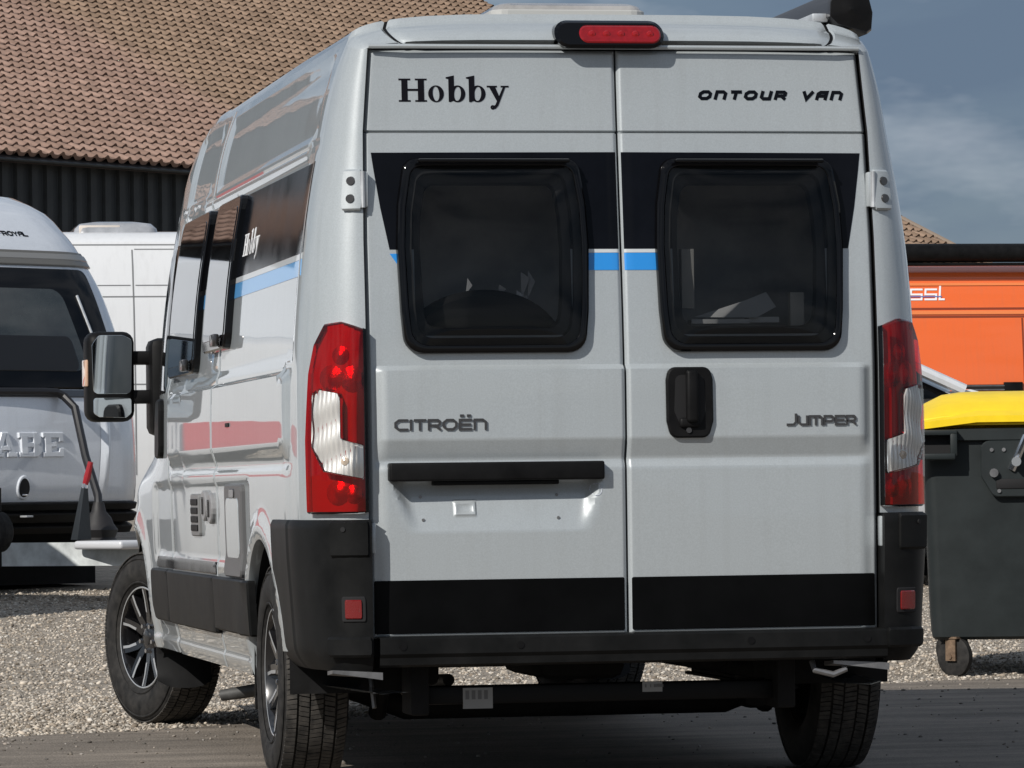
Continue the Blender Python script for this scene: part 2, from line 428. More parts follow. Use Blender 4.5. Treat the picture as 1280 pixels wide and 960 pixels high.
def serif_hobby(mb, mapf, x0, x1, z0, cap, h=.0012, base=-.0008):
    """bold serif word set from slabs, stems and modelled bowls; unit = cap height"""
    S = (x1-x0)/4.66
    lay = [0]
    def fill(poly):
        hh = h+.0002*(lay[0] % 4); lay[0] += 1
        patch(mb, [(x0+p[0]*S, z0+p[1]*cap) for p in poly], mapf, hh, base)
    def ring(cx, cy, rx, ry, ix, iy, tilt=0):
        hh = h+.0002*(lay[0] % 4); lay[0] += 1; N = 28; A, B = [], []
        for k in range(N+1):
            a = 2*PI*k/N
            A.append((x0+(cx+rx*math.cos(a))*S, z0+(cy+ry*math.sin(a))*cap)); B.append((x0+(cx+ix*math.cos(a)+tilt*math.sin(a))*S, z0+(cy+iy*math.sin(a))*cap))
        mb.grid([[mapf(*p, hh) for p in A], [mapf(*p, hh) for p in B]])
    # H
    for sx in (.13, .83):
        fill([(sx, 0), (sx+.26, 0), (sx+.26, 1), (sx, 1)])
        for zz in (0, .93):
            fill([(sx-.12, zz), (sx+.38, zz), (sx+.38, zz+.07), (sx-.12, zz+.07)])
    fill([(.39, .47), (.83, .47), (.83, .56), (.39, .56)])
    # o
    ring(1.60, .345, .335, .365, .14, .315, -.02)
    # b b
    for bx in (2.05, 2.92):
        fill([(bx+.09, .0), (bx+.16, -.02), (bx+.33, .06), (bx+.33, 1.14), (bx+.09, 1.09)]); fill([(bx-.02, 1.01), (bx+.10, .98), (bx+.10, 1.09), (bx-.02, 1.065)])
        ring(bx+.47, .345, .335, .365, .145, .305, .02)
    # y
    fill([(3.85, .70), (4.12, .70), (4.36, .10), (4.25, -.06)])
    fill([(4.50, .70), (4.60, .70), (4.26, -.16), (4.14, -.30), (4.02, -.32), (4.02, -.22), (4.14, -.12)])
    ring(4.02, -.24, .10, .10, .02, .02)
    fill([(3.78, .63), (4.22, .63), (4.22, .70), (3.78, .70)])
    fill([(4.38, .63), (4.72, .63), (4.72, .70), (4.38, .70)])
# ================================================================== THE CAMPER VAN (rear face at y = 0, driving towards +y)
van = thing('camper_van', 'light grey high-roof camper van with black window band and blue stripe', 'camper van')

_W = smooth_tab([(.30, .955), (.36, .975), (.45, .997), (.55, 1.006), (.70, 1.013), (.9, 1.019), (1.1, 1.020), (1.3, 1.018), (1.5, 1.008), (1.75, .984),
                 (1.94, .954), (2.08, .926), (2.24, .893), (2.34, .862), (2.40, .838), (2.6, .75)])
XE = [(.3, .815), (.5, .816), (.87, .819), (1.37, .821), (1.75, .821), (2.09, .814), (2.35, .793), (2.6, .76)]
def Yr(z): return .078*sstep(1.25, 2.5, z)*1.12 if z > 1.25 else 0.0
def rel(z):
    return lerp([(1.028, .010), (1.052, .0), (1.058, .0), (1.118, .021), (1.336, .021), (1.352, .0)], z)
def acorn(z): return max(.03, _W(z)-lerp(XE, z)-.005)
def bcorn(z): return lerp([(.3, .30), (1.5, .30), (2.1, .20), (2.4, .12)], z)
def panel_relief(y, z):
    r = 0.0
    k = sstep(.30, .42, y)*(1-sstep(3.7, 3.85, y))
    r += rel(z)*k
    # recessed upper panels and the window band
    for (ya, yb) in ((.34, 2.98), (3.10, 3.95)):
        r -= .010*sstep(ya, ya+.05, y)*(1-sstep(yb-.04, yb, y))*sstep(2.085, 2.11, z)*(1-sstep(2.34, 2.365, z))
    r -= .008*sstep(.30, .36, y)*(1-sstep(3.9, 4.0, y))*sstep(1.37, 1.40, z)*(1-sstep(2.03, 2.05, z))
    # groove under the upper panels, panel joints
    r -= .006*max(0, 1-abs(z-2.068)/.008)
    for yy in (2.28, 3.04) if z < 2.4 else ():
        if (yy == 2.28 and z < 2.03) or (yy == 3.04 and z > 2.0): r -= .008*max(0, 1-abs(y-yy)/.013)
    r -= .008*max(0, 1-abs(y-3.86)/.014)
    # lower body: shallow pressing above the moulding, sill step
    r -= .010*sstep(1.30, 1.40, y)*(1-sstep(4.35, 4.45, y))*sstep(.70, .73, z)*(1-sstep(.98, 1.01, z))
    r += .012*(1-sstep(.375, .395, z))
    return r
def flare(y, z):
    r = 0
    for yc in (1.015, 5.05):
        d = math.hypot(y-yc, z-.36)
        r += .018*max(0, 1-abs(d-.475)/.06)**1.0 if d < .475 else .018*max(0, 1-(d-.475)/.075)
    return r
def front_taper(y, z):
    hi = .115*max(0, y-3.95)**2
    lo = .30*max(0, y-4.95)**2
    k = sstep(.95, 1.25, z); return hi*k+lo*(1-k)
def Xb(y, z):
    W = _W(z); y0 = Yr(z); a = acorn(z); b = bcorn(z)
    if y < y0+b:
        t = min(1, max(0, 1-(y-y0)/b)); return W-a+a*math.sqrt(max(0, 1-t*t))
    return W-front_taper(y, z)
def Xs(y, z):
    b = bcorn(z)
    return Xb(y, z)+(panel_relief(y, z)+flare(y, z))*sstep(Yr(z)+b*.6, Yr(z)+b, y)
def smap(side):
    def f(y, z, h): return (side*(Xs(y, z)+h), y, z)
    return f
SL, SR = smap(-1), smap(1)
def cmap(side):
    """rear corner: s = 0 at the door gap, 1 where the flank begins"""
    def f(s, z, h):
        ph = max(-.02, s)*PI/2; a = acorn(z); b = bcorn(z); y0 = Yr(z); W = _W(z)
        if s <= 1:
            x = W-a+a*math.sin(ph); y = y0+b*(1-math.cos(ph)); n = Vector((math.sin(ph)*b, -math.cos(ph)*a))
        else: x = W; y = y0+b+(s-1)*.5; n = Vector((1, 0))
        n.normalize(); return (side*(x+n.x*h), y+n.y*h, z)
    return f
CL, CR = cmap(-1), cmap(1)
ZT = smooth_tab([(3.3, 2.40), (3.8, 2.39), (4.1, 2.30), (4.35, 2.13), (4.7, 1.84), (5.25, 1.37), (5.5, 1.24), (5.75, 1.12), (5.93, .95)])
def zt(y):
    if y < .5: return 2.352+.048*sstep(.07, .32, y)
    return ZT(y) if y > 3.3 else 2.40

# ---- body shell: both flanks with rear corners, wheel arches left open
ARCH = ((1.015, .445), (5.05, .455))
ZL = sorted(set([round(z, 4) for z in frange(.335, 2.36, .0225)]+[.375, .395, .70, .73, .98, 1.01, 1.028, 1.04, 1.052, 1.058, 1.09, 1.118, 1.336, 1.344, 1.352, 1.37, 1.40, 2.03, 2.05, 2.06, 2.068, 2.076, 2.085, 2.11, 2.335, 2.352]))
ZL[-1] = 2.352
YL = sorted(set([round(y, 4) for y in frange(.32, 5.93, .034)]+[.34, .39, .42, 1.30, 1.40, 2.267, 2.28, 2.293, 2.94, 2.98, 3.027, 3.04, 3.053, 3.10, 3.15, 3.70, 3.846, 3.86, 3.874, 3.91, 3.95]))
NC = 14
def column(i):
    """i < NC: corner columns, else flank columns -> list of (y, x, z)"""
    out = []
    for z in ZL:
        if i < NC:
            ph = i/NC*PI/2; q = Yr(z)+bcorn(z)*(1-math.cos(ph)); top = zt(q)
        else:
            q = YL[i-NC]; top = zt(q)
        zz = .335+(z-.335)*(top-.335)/(2.352-.335) if (top != 2.352) else z
        if i >= NC and 0.5 < q < 3.3:           # keep feature rows level, stretch only above the groove
            zz = z if z <= 2.30 else 2.30+(z-2.30)*(top-2.30)/(2.352-2.30)
        if i < NC:
            b = bcorn(zz); y0 = Yr(zz); a = acorn(zz); q2 = y0+b*(1-math.cos(ph)); out.append((q2, _W(zz)-a+a*math.sin(ph), zz))
        else:
            yy = max(q, 0.0)
            # flank columns start where the corner ends at every height
            if q < .9:
                st = Yr(zz)+bcorn(zz); yy = st+(q-.32)*(.9-st)/(.9-.32)
            out.append((yy, Xs(yy, zz), zz))
    return out
cols = [column(i) for i in range(NC+len(YL))]
body = MB()
tops = [c[-1] for c in cols]
for side in (-1, 1):
    bm = bmesh.new()
    G = [[bm.verts.new((side*x, y, z)) for (y, x, z) in c] for c in cols]
    for i in range(len(G)-1):
        for j in range(len(ZL)-1):
            q = [G[i][j], G[i+1][j], G[i+1][j+1], G[i][j+1]]
            bm.faces.new(q if side < 0 else q[::-1])
    for yc, R in ARCH:
        kill = []
        for f in bm.faces:
            c = f.calc_center_median()
            if (math.hypot(c.y-yc, c.z-.36) < R) or (yc < 2 and c.y < .62 and c.z < .44): kill.append(f)
        bmesh.ops.delete(bm, geom=kill, context='FACES')
        for v in bm.verts:
            d = math.hypot(v.co.y-yc, v.co.z-.36)
            if d < R+.03 and any(len(e.link_faces) == 1 for e in v.link_edges) and v.co.z > .345:
                k = R/max(d, 1e-3); ny, nz2_ = yc+(v.co.y-yc)*k, .36+(v.co.z-.36)*k
                v.co = Vector((side*Xs(ny, nz2_), ny, nz2_))
    bm.verts.index_update()
    body.add([v.co.copy() for v in bm.verts], [[v.index for v in f.verts] for f in bm.faces])
    bm.free()
    # inward lip of each wheel arch and sill underside
    for yc, R in ARCH:
        A = []
        for k in range(41):
            a = -.05+(PI+(.1 if yc > 2 else -.17))*k/40; y, z = yc+math.cos(a)*R, .36+math.sin(a)*R
            x = Xs(y, max(z, .336)); A.append([(side*(x+.001), y, z), (side*(x-.02), yc+math.cos(a)*(R-.006), .36+math.sin(a)*(R-.006)), (side*(x-.05), y, z)])
        body.grid(A)
    body.grid([[(side*c[0][1], c[0][0], c[0][2]), (side*(c[0][1]-.03), c[0][0]+.01, .325), (side*(c[0][1]-.12), c[0][0]+.03, .33)] for c in cols if not any(abs(c[0][0]-yc) < R-.01 for yc, R in ARCH)][:1] +
              [[(side*c[0][1], c[0][0], c[0][2]), (side*(c[0][1]-.03), c[0][0], .325), (side*(c[0][1]-.12), c[0][0], .33)] for c in cols if 1.47 < c[0][0] < 4.58])
body_o = body.build('body', VAN, van, angle=40)

# ---- roof, windscreen and bonnet: one sheet from rear edge to nose, split by material
XI = [-1, -.985, -.96, -.93, -.90, -.872, -.862, -.852, -.842, -.80, -.7, -.55, -.35, -.12, .12, .35, .55, .7, .80, .842, .852, .862, .872, .90, .93, .96, .985, 1]
def crown(y):
    t = min(1, max(0, (y-.075)/.30)); r = math.sqrt(max(0, 1-(1-t)**2))
    full = (2.474+.026*sstep(.3, 1.6, y))-zt(y) if y < 3.3 else lerp([(3.3, .100), (4.0, .11), (4.4, .07), (5.3, .05), (5.93, .10)], y)
    return full*r
def roofpt(y, x, z, xi):
    s = math.sqrt(max(0, 1-abs(xi)**4.5)); c = crown(y)*s
    g = max(0, 1-abs(abs(xi)-.857)/.010)*.014 if y < 4 else 0
    bulge = .012*(1-sstep(.80, .85, abs(xi)))*(1-sstep(.09, .2, y))
    return (xi*x, y-bulge, z+c-g)
rows = []
dense = []
for i in range(len(tops)-1):
    (ya, xa, za), (yb, xb, zb) = tops[i], tops[i+1]
    n = 3 if i < 6 else 1
    for k in range(n): t = k/n; dense.append((ya+(yb-ya)*t, xa+(xb-xa)*t, za+(zb-za)*t))
dense.append(tops[-1])
# the very first rows climb steeply: sample the rear rounding on its own
y0 = dense[0][0]; x0 = dense[0][1]
pre = []
for k in range(0, 10):
    t = (k/10)**2; pre.append(y0+.10*t)
def edge_at(y):
    for a, b in zip(dense, dense[1:]):
        if a[0] <= y <= b[0] and b[0] > a[0]:
            t = (y-a[0])/(b[0]-a[0]); return (y, a[1]+(b[1]-a[1])*t, a[2]+(b[2]-a[2])*t)
    return dense[-1]
ys = sorted(set([round(y, 5) for y in pre]+[round(d[0], 5) for d in dense]))
RW = [[roofpt(*edge_at(y), xi) for xi in XI] for y in ys]
isw = lambda y: 4.38 < y < 5.22
roof = MB(); wind = MB(); bonnet = MB()
for i in range(len(ys)-1):
    for j in range(len(XI)-1):
        q = [RW[i][j], RW[i][j+1], RW[i+1][j+1], RW[i+1][j]]
        ym = (ys[i]+ys[i+1])/2; xm = (XI[j]+XI[j+1])/2
        tgt = wind if (isw(ym) and abs(xm) < .93) else (bonnet if ym >= 5.22 else roof)
        tgt.add(q, [(0, 1, 2, 3)])
roof.build('roof', VAN, van, angle=40, merge=True)
wind.build('windscreen', GLOSSBLK, van, merge=True)
bonnet.build('bonnet', VAN, van, merge=True)
# roof ditch strips where the side panels meet the roof skin
for sgn in (-1, 1):
    b = MB(); P = []
    for y in ys:
        if y < 3.9: P.append([roofpt(*edge_at(y), sgn*u) for u in (.851, .863)])
    b.grid([[(p[0], p[1]-.0008, p[2]+.0008) for p in r] for r in P]); b.build('roof_seam', BLK, van)

# ---- nose
nose = MB(); N = []
for j, z in enumerate(ZL):
    zz = cols[-1][j][2]; x = cols[-1][j][1]
    N.append([(xi*x, 5.93+.10*(1-abs(xi)**3)*(1-.5*abs(zz-.62)), zz) for xi in (-1, -.92, -.8, -.6, -.3, 0, .3, .6, .8, .92, 1)])
nose.grid(N, flip=True); nose.build('front_panel', VAN, van)
g = MB(); g.rbox(-.62, .62, 5.95, 6.05, .62, .82, .03); g.build('grille', BLK, van)
g = MB(); g.rbox(-.86, .86, 5.86, 6.06, .34, .56, .05, 3); g.build('front_bumper', BUMP, van)
for sx in (-1, 1):
    g = MB(); g.rbox(min(sx*.60, sx*.80), max(sx*.60, sx*.80), 5.82, 6.0, .80, .98, .04, 3); g.build('headlight', CLEARG, van)

# ---- underbody
u = MB(); u.box(-.93, .93, .08, 5.75, .43, .47); u.build('floor_pan', UNDER, van)
for sx in (-1, 1):
    for yc, R in ARCH:
        w = MB(); A = []
        for k in range(33):
            a = -.12+(PI+.24)*k/32; A.append([(sx*(Xs(yc, .6)-.02), yc+math.cos(a)*(R-.004), .36+math.sin(a)*(R-.004)), (sx*.62, yc+math.cos(a)*R, .36+math.sin(a)*R)])
        w.grid(A); n = len(A)
        w.add([p[1] for p in A]+[(sx*.62, yc, .36)], [(k, k+1, n) for k in range(n-1)])
        w.build('wheel_well', UNDER, van)

# ================================================================== rear doors
WIN = [(.136, 2.006), (.692, 2.006), (.716, 1.86), (.722, 1.73), (.714, 1.52), (.703, 1.388), (.127, 1.388), (.114, 1.52), (.108, 1.73), (.114, 1.86)]
WINR = roundpoly(WIN, [.045, .045, 0, 0, 0, .06, .06, 0, 0, 0], 6)
HOLE = (.165, .665, 1.445, 1.955)
def door_y(side, x, z):
    """rear skin, y grows into the van"""
    ax = abs(x); xe = lerp(XE, z)
    y = Yr(z)+.014
    k = 1-sstep(xe-.055, xe-.018, ax)
    y -= rel(z)*k
    # rounded door borders
    d = min(xe-ax, ax-.003, z-.499, 2.351-z); y += .012*max(0, 1-d/.014)**2
    # bow across
    y -= .010*(1-(ax/.82)**2)
    # grooves
    y += .012*max(0, 1-abs(z-2.090)/.0055)
    if side < 0:
        t = (z-.832)/(.992-.832)
        if 0 < t <= 1.0:
            xl = -.757+.06*(1-t); xr = -.078-.045*(1-t)
            s = min(sstep(xl, xl+.045, x), 1-sstep(xr-.04, xr, x))
            y += .044*s*min(1, t*1.12)**1.0
            bx = max(abs(x+.516)-.034, abs(z-.902)-.022)
            if bx < .012: y -= .006*(1-sstep(-.004, .004, bx))*(1-.7*(1-sstep(-.014, -.006, bx)))
        elif 1.0 < t < 1.3: y += .02*sstep(-.757, -.712, x)*(1-sstep(-.118, -.078, x))
    return y
def RMAP(side):
    def f(x, z, h): return (x, door_y(side, x, z)-h, z)
    return f
def smooth_rear(x, z, h):
    return (x, Yr(z)+.014-.010*(1-(x/.82)**2)-h, z)
for side in (-1, 1):
    zs = sorted(set([round(z, 4) for z in frange(.499, 2.351, .012)]+[.503, .507, .513, .832, .985, .992, 1.028, 1.04, 1.052, 1.058, 1.09, 1.118, 1.336, 1.344, 1.352, 1.445, 1.955, 2.0845, 2.09, 2.0955, 2.337, 2.343, 2.347]+
                    ([.868, .874, .88, .886, .89, .914, .918, .924, .93, .936] if side < 0 else [])))
    xs = sorted(set([round(x, 4) for x in frange(.003, .8205, .0125)]+[.007, .011, .017, .165, .665, .803, .809, .814]+([.472, .478, .484, .490, .542, .548, .554, .560] if side < 0 else [])))
    d = MB(); G = []
    for z in zs:
        xe = lerp(XE, z)
        row = []
        for x in xs:
            xx = x if x < .70 else .70+(x-.70)*(xe-.70)/(.8205-.70)
            row.append((side*xx, door_y(side, side*xx, z), z))
        G.append(row)
    F = []; V = [p for r in G for p in r]; n = len(xs)
    for i in range(len(zs)-1):
        for j in range(n-1):
            zc = (zs[i]+zs[i+1])/2; xc = (xs[j]+xs[j+1])/2
            if HOLE[0] < xc < HOLE[1] and HOLE[2] < zc < HOLE[3]: continue
            q = (i*n+j, i*n+j+1, (i+1)*n+j+1, (i+1)*n+j); F.append(q if side > 0 else q[::-1])
    d.add(V, F)
    # turned-in edges
    for line in ([r[0] for r in G], [r[-1] for r in G], G[0], G[-1]):
        d.grid([[p, (p[0], p[1]+.03, p[2])] for p in line])
    door = d.build('rear_door', VAN, van, angle=30, fixn=False)
    R = RMAP(side)
    sg = lambda P: [(side*a, b) for a, b in (P if side > 0 else P[::-1])]
    vsr = frange(1.30, 2.04, .05)
    # black window band (the opening stays free)
    tr = MB(); band = [(.009, 2.026), (.009, 1.7175), (.742, 1.7175), (.768, 1.85), (.786, 1.97), (.793, 2.024)]
    hx = (HOLE[0], HOLE[1]) if side > 0 else (-HOLE[1], -HOLE[0])
    patch(tr, sg(band), R, .0014, -.001, us=[side*x for x in (.0125, .0175, .05, .1, .3, .5, .72, .76)], vs=frange(1.72, 2.02, .04), hole=(hx[0], hx[1], HOLE[2], HOLE[3]))
    tr.build('window_band', FOIL, door)
    st = MB(); patch(st, sg([(.009, 1.650), (.112, 1.650), (.112, 1.7045), (.009, 1.7045)]), R, .0016, -.001, us=[side*x for x in (.0125, .0175, .04, .07)], vs=[1.66, 1.68, 1.70]); st.build('blue_stripe', BLUE, door)
    st = MB(); patch(st, sg([(.009, 1.7055), (.112, 1.7055), (.112, 1.7165), (.009, 1.7165)]), R, .0016, -.001, us=[side*x for x in (.0125, .0175, .04, .07)]); st.build('pale_stripe', PALE, door)
    if side < 0:
        st = MB(); patch(st, sg([(.72, 1.704), (.742, 1.704), (.72, 1.672)]), R, .0014, -.001); st.build('blue_stripe', BLUE, door)
    # black lower panel
    lp = MB(); patch(lp, sg(roundpoly([(.0135, .5145), (.806, .5145), (.806, .678), (.0135, .678)], .004, 2)), R, .004, -.004, us=[side*x for x in frange(.1, .75, .08)], vs=[.56, .62], bev=.0015)
    lp.build('lower_panel', FOILSAT, door)
    # ---- window: moulded black surround, inner frame and tinted pane
    W2 = sg(WINR); c = (sum(p[0] for p in WINR)/len(WINR)*side, 1.70)
    def ring(sc, h):
        cc = ((.108+.722)/2*side, (1.388+2.006)/2); ex = (.614-2*(1-sc)*.30)/.614; ez = (.618-2*(1-sc)*.30)/.618
        return [smooth_rear(cc[0]+(p[0]-cc[0])*ex, cc[1]+(p[1]-cc[1])*ez, h) for p in W2]
    fr = MB(); prof = [(1.0, -.012), (1.0, .016), (.992, .024), (.975, .0285), (.95, .030), (.925, .0295), (.915, .027)]
    fr.grid([r+[r[0]] for r in [ring(s_, h_) for s_, h_ in prof]]); fr.build('window_frame', GLOSSBLK, door, angle=25)
    pane = MB(); pr = [(.915, .027), (.90, .0295), (.86, .0315), (.80, .033), (.70, .035), (.5, .037), (.25, .038), (.10, .0385)]
    rr = [ring(s_, h_) for s_, h_ in pr]; cc = (.415*side, 1.697); outl = [(p[0], p[2]) for p in rr[0]]
    if side < 0: outl = outl
    dome = lambda x, z, h: smooth_rear(x, z, h+.028+.010*max(0, 1-abs((x-cc[0])/.285)**4)*max(0, 1-abs((z-cc[1])/.285)**4))
    patch(pane, outl, dome, .0, -.003, us=frange(cc[0]-.24, cc[0]+.24, .03), vs=frange(cc[1]-.25, cc[1]+.25, .03)); pane.build('pane', WGLASS, door, angle=50)
    hb = MB(); hb.rbox(min(side*.17, side*.655), max(side*.17, side*.655), .0, .028, 1.988, 2.0, .005, 2)
    hb.xform(Matrix.Translation((0, -.012, 0))); hb.build('hinge_rail', GLOSSBLK, door)
    inn = MB(); ipr = [(.985, .008), (.84, .010), (.825, -.015), (.74, -.024), (.72, -.05)]
    inn.grid([r+[r[0]] for r in [ring(s_, h_) for s_, h_ in ipr]]); inn.build('inner_frame', mat('inner_frame_grey', (.055, .055, .055), .5), door)
    # interior seen through the pane
    cx = .415*side
    x0_, x1_ = sorted((cx-.36, cx+.36))
    bk = MB(); bk.box(x0_, x1_, .58, .60, 1.2, 2.2); bk.build('interior_panel', mat('cabin_lining', (.66, .65, .63), .8, noise=(2.2, .45)), door)
    if side < 0:
        cu = MB(); A = []
        for k in range(25):
            a = PI*k/24; A.append((cx-.01+.235*math.cos(a), 1.41+.165*math.sin(a)))
        patch(cu, A, lambda x, z, h: (x, .17-h, z), .05, -.03, bev=.02); cu.build('headrest', mat('dark_cushion', (.012, .012, .012), .8), door)
        pk = MB(); rnd = random.Random(4)
        for k in range(9):
            px_, pz_ = cx-.02+rnd.uniform(-.05, .17), 1.62+rnd.uniform(-.05, .05)
            q = [(px_, .15, pz_), (px_+rnd.uniform(.01, .03), .15+rnd.uniform(-.02, .02), pz_-rnd.uniform(.01, .04)), (px_+rnd.uniform(-.01, .01), .15+rnd.uniform(-.01, .02), pz_-rnd.uniform(.04, .10))]
            pk.add(q, [(0, 1, 2)])
        pk.build('plastic_wrapping', mat('clear_wrap', (.75, .76, .78), .2, coat=1), door)
    else:
        pp = MB(); pp.add([(cx-.15, .17, 1.505), (cx+.04, .11, 1.50), (cx+.11, .13, 1.535), (cx+.09, .18, 1.585), (cx+.03, .21, 1.56)], [(0, 1, 2, 3, 4)])
        pp.box(cx+.02, cx+.12, .13, .2, 1.485, 1.503); pp.box(cx-.17, cx+.02, .12, .18, 1.482, 1.496); pp.build('paper', mat('white_paper', (.8, .8, .79), .7), door)
        ct = MB(); ct.box(cx-.205, cx-.165, .10, .14, 1.53, 1.72); ct.build('curtain', mat('pale_trim', (.55, .54, .5), .6), door)
        ct = MB(); ct.box(cx+.15, cx+.195, .10, .13, 1.45, 1.58); ct.build('curtain', mat('pale_trim', (.55, .54, .5), .6), door)
    # outer hinges, screws and lower hinge covers
    C = CL if side < 0 else CR
    hg = MB(); y = Yr(1.9)
    patch(hg, rrect(.03, .27, 1.846, 1.964, .018, 3), C, .016, -.002, us=[.1, .2], vs=[1.88, 1.92], bev=.006)
    hg.rbox(min(side*.808, side*.828), max(side*.808, side*.828), y-.012, y+.02, 1.850, 1.962, .005)
    hinge = hg.build('hinge', VAN if side < 0 else VAN, van)
    pn = MB(); pn.tube([(side*.826, y-.012, 1.849), (side*.826, y-.012, 1.963)], .0085, 10); pn.build('hinge_pin', ZINC, hinge)
    for zz in (1.877, 1.933):
        a = Vector(C(.165, zz, .014)); b = Vector(C(.165, zz, .021)); s1 = MB(); s1.tube([a, b], [.015, .013], 12); s1.build('screw', BADGE, hinge)
    hc = MB(); sh_ = 0 if side < 0 else .09; CC = (lambda s_, z_, h_: C(s_, z_, h_+.030)); patch(hc, rrect(.03+sh_, .30+sh_, .762, .862, .006, 2), CC, .034, .0, us=[.1, .2, .3], bev=.008); hcv = hc.build('hinge_cover', BUMP, van)
    a = Vector(C(.20+sh_, .842, .062)); b = Vector(C(.20+sh_, .842, .067)); s1 = MB(); s1.tube([a, b], .008, 10); s1.build('screw', DARK, hcv)
    hl = MB(); q0, q1 = (.806, .820) if side < 0 else (.818, .842); hl.rbox(min(side*q0, side*q1), max(side*q0, side*q1), -.028, .01, .765, .862, .005); hl.build('lower_hinge', VAN, van)

# gap backing behind the doors
sl = MB(); sl.grid([[(-.016, Yr(z)+.05, z), (.016, Yr(z)+.05, z)] for z in frange(.5, 2.34, .1)])
for s in (-1, 1):
    G = []
    for z in frange(.45, 2.36, .1): xe = lerp(XE, z); G.append([(s*(xe-.05), Yr(z)+.05, z), (s*(xe+.012), Yr(z)+.05, z), (s*(xe+.006), Yr(z)+.002, z)])
    sl.grid(G)
sl.box(-.79, .79, .115, .125, 2.30, 2.36); sl.box(-.82, .82, .04, .06, .44, .52)
sl.build('door_seal', DARK, van, angle=0)
dr = MB(); dr.tube([(-.795, .078, 2.360), (-.7, .068, 2.360), (0, .064, 2.360), (.7, .068, 2.360), (.795, .078, 2.360)], .0075, 8); dr.build('drip_rail', VAN, van)

# ---- number plate bar, handle, badges
RL, RRt = RMAP(-1), RMAP(1)
pb = MB(); pb.rbox(-.762, -.077, -.040, .03, .989, 1.047, .007, 3); pbo = pb.build('plate_bar', BLK, van)
pb = MB(); pb.rbox(-.62, -.22, -.02, .03, .975, .99, .004); pb.build('plate_lamp', BLK, pbo)
for (x, z) in ((-.655, .94), (-.22, .942), (-.65, .868), (-.22, .87)):
    p = Vector(RL(x, z, 0)); s1 = MB(); s1.tube([p+Vector((0, .004, 0)), p+Vector((0, -.004, 0))], .005, 8); s1.build('plate_rivet', STEEL, van)
stk = MB(); p = RL(-.098, .955, 0); patch(stk, [(-.098+.018*math.cos(2*PI*k/14), .957+.02*math.sin(2*PI*k/14)) for k in range(14)], RL, .0015, -.001); stk.build('round_sticker', mat('sticker_blue', (.10, .17, .38), .5, noise=(180, .6, (.75, .78, .82))), van)

hd = MB(); outl = roundpoly([(.140, 1.334), (.262, 1.334), (.271, 1.30), (.272, 1.17), (.258, 1.122), (.145, 1.122), (.133, 1.17), (.132, 1.30)], .022, 4)
fl = lambda x, z, h: (x, -.010-h, z)
patch(hd, outl, fl, .022, -.01, bev=.006)
handle = hd.build('door_handle', BLK, van)
hd = MB(); patch(hd, roundpoly([(.155, 1.315), (.247, 1.315), (.252, 1.20), (.235, 1.155), (.170, 1.155), (.150, 1.20)], .02, 4), fl, .0228, .018); hd.build('handle_recess', DARK, handle)
hd = MB(); hd.rbox(.186, .224, -.062, -.03, 1.165, 1.330, .010, 3); hd.rbox(.165, .232, -.046, -.025, 1.148, 1.180, .010, 3); hd.build('handle_grip', BLK, handle)
hd = MB(); hd.tube([(.196, -.03, 1.140), (.196, -.037, 1.140)], .009, 12); hd.build('lock_cylinder', BADGE, handle)

bd = MB(); letter_strokes(bd, 'CITROËn', RL, -.738, -.452, 1.151, .029, .0074, .30, h=.005, base=0); bd.build('maker_badge', BADGE, van, angle=20)
bd = MB(); letter_strokes(bd, 'JumPER', RRt, .532, .745, 1.155, .026, .0069, .28, h=.005, base=0); bd.build('model_badge', BADGE, van, angle=20)
bd = MB(); letter_strokes(bd, 'OnTOUR VAn', RRt, .270, .735, 2.199, .0215, .0108, .62, slant=.32, h=.0012, base=-.0005); bd.build('lettering', FOIL, van, angle=0)
bd = MB(); serif_hobby(bd, RL, -.700, -.352, 2.186, .0735); bd.build('lettering', mat('black_lettering', (.004, .0035, .006), .4, spec=.15), van, angle=0)

# ---- high brake light
def capsule(x0, x1, z0, z1): return rrect(x0, x1, z0, z1, (z1-z0)/2-.001, 7)
bl = MB(); patch(bl, capsule(-.193, .141, 2.364, 2.436), lambda x, z, h: (x, .062+(z-2.364)*.55-h, z), .038, -.05, bev=.010); blo = bl.build('brake_light', GLOSSBLK, van)
bl = MB(); patch(bl, capsule(-.120, .134, 2.374, 2.424), lambda x, z, h: (x, .062+(z-2.364)*.55-h, z), .044, .036, bev=.005); bl.build('red_lens', REDPL, blo)
for k in range(5):
    x = -.085+k*.047; s1 = MB(); s1.lathe([(-.001, .0125), (.004, .010), (.006, .001)], 'y', 12, (0, 0, 0)); s1.xform(Matrix.Translation((x, .062+.034*.55-.0435, 2.398)) @ Matrix.Scale(-1, 4, (0, 1, 0))); s1.build('led_bulb', mat('red_bulb', (.28, .006, .008), .15, coat=.2), blo)

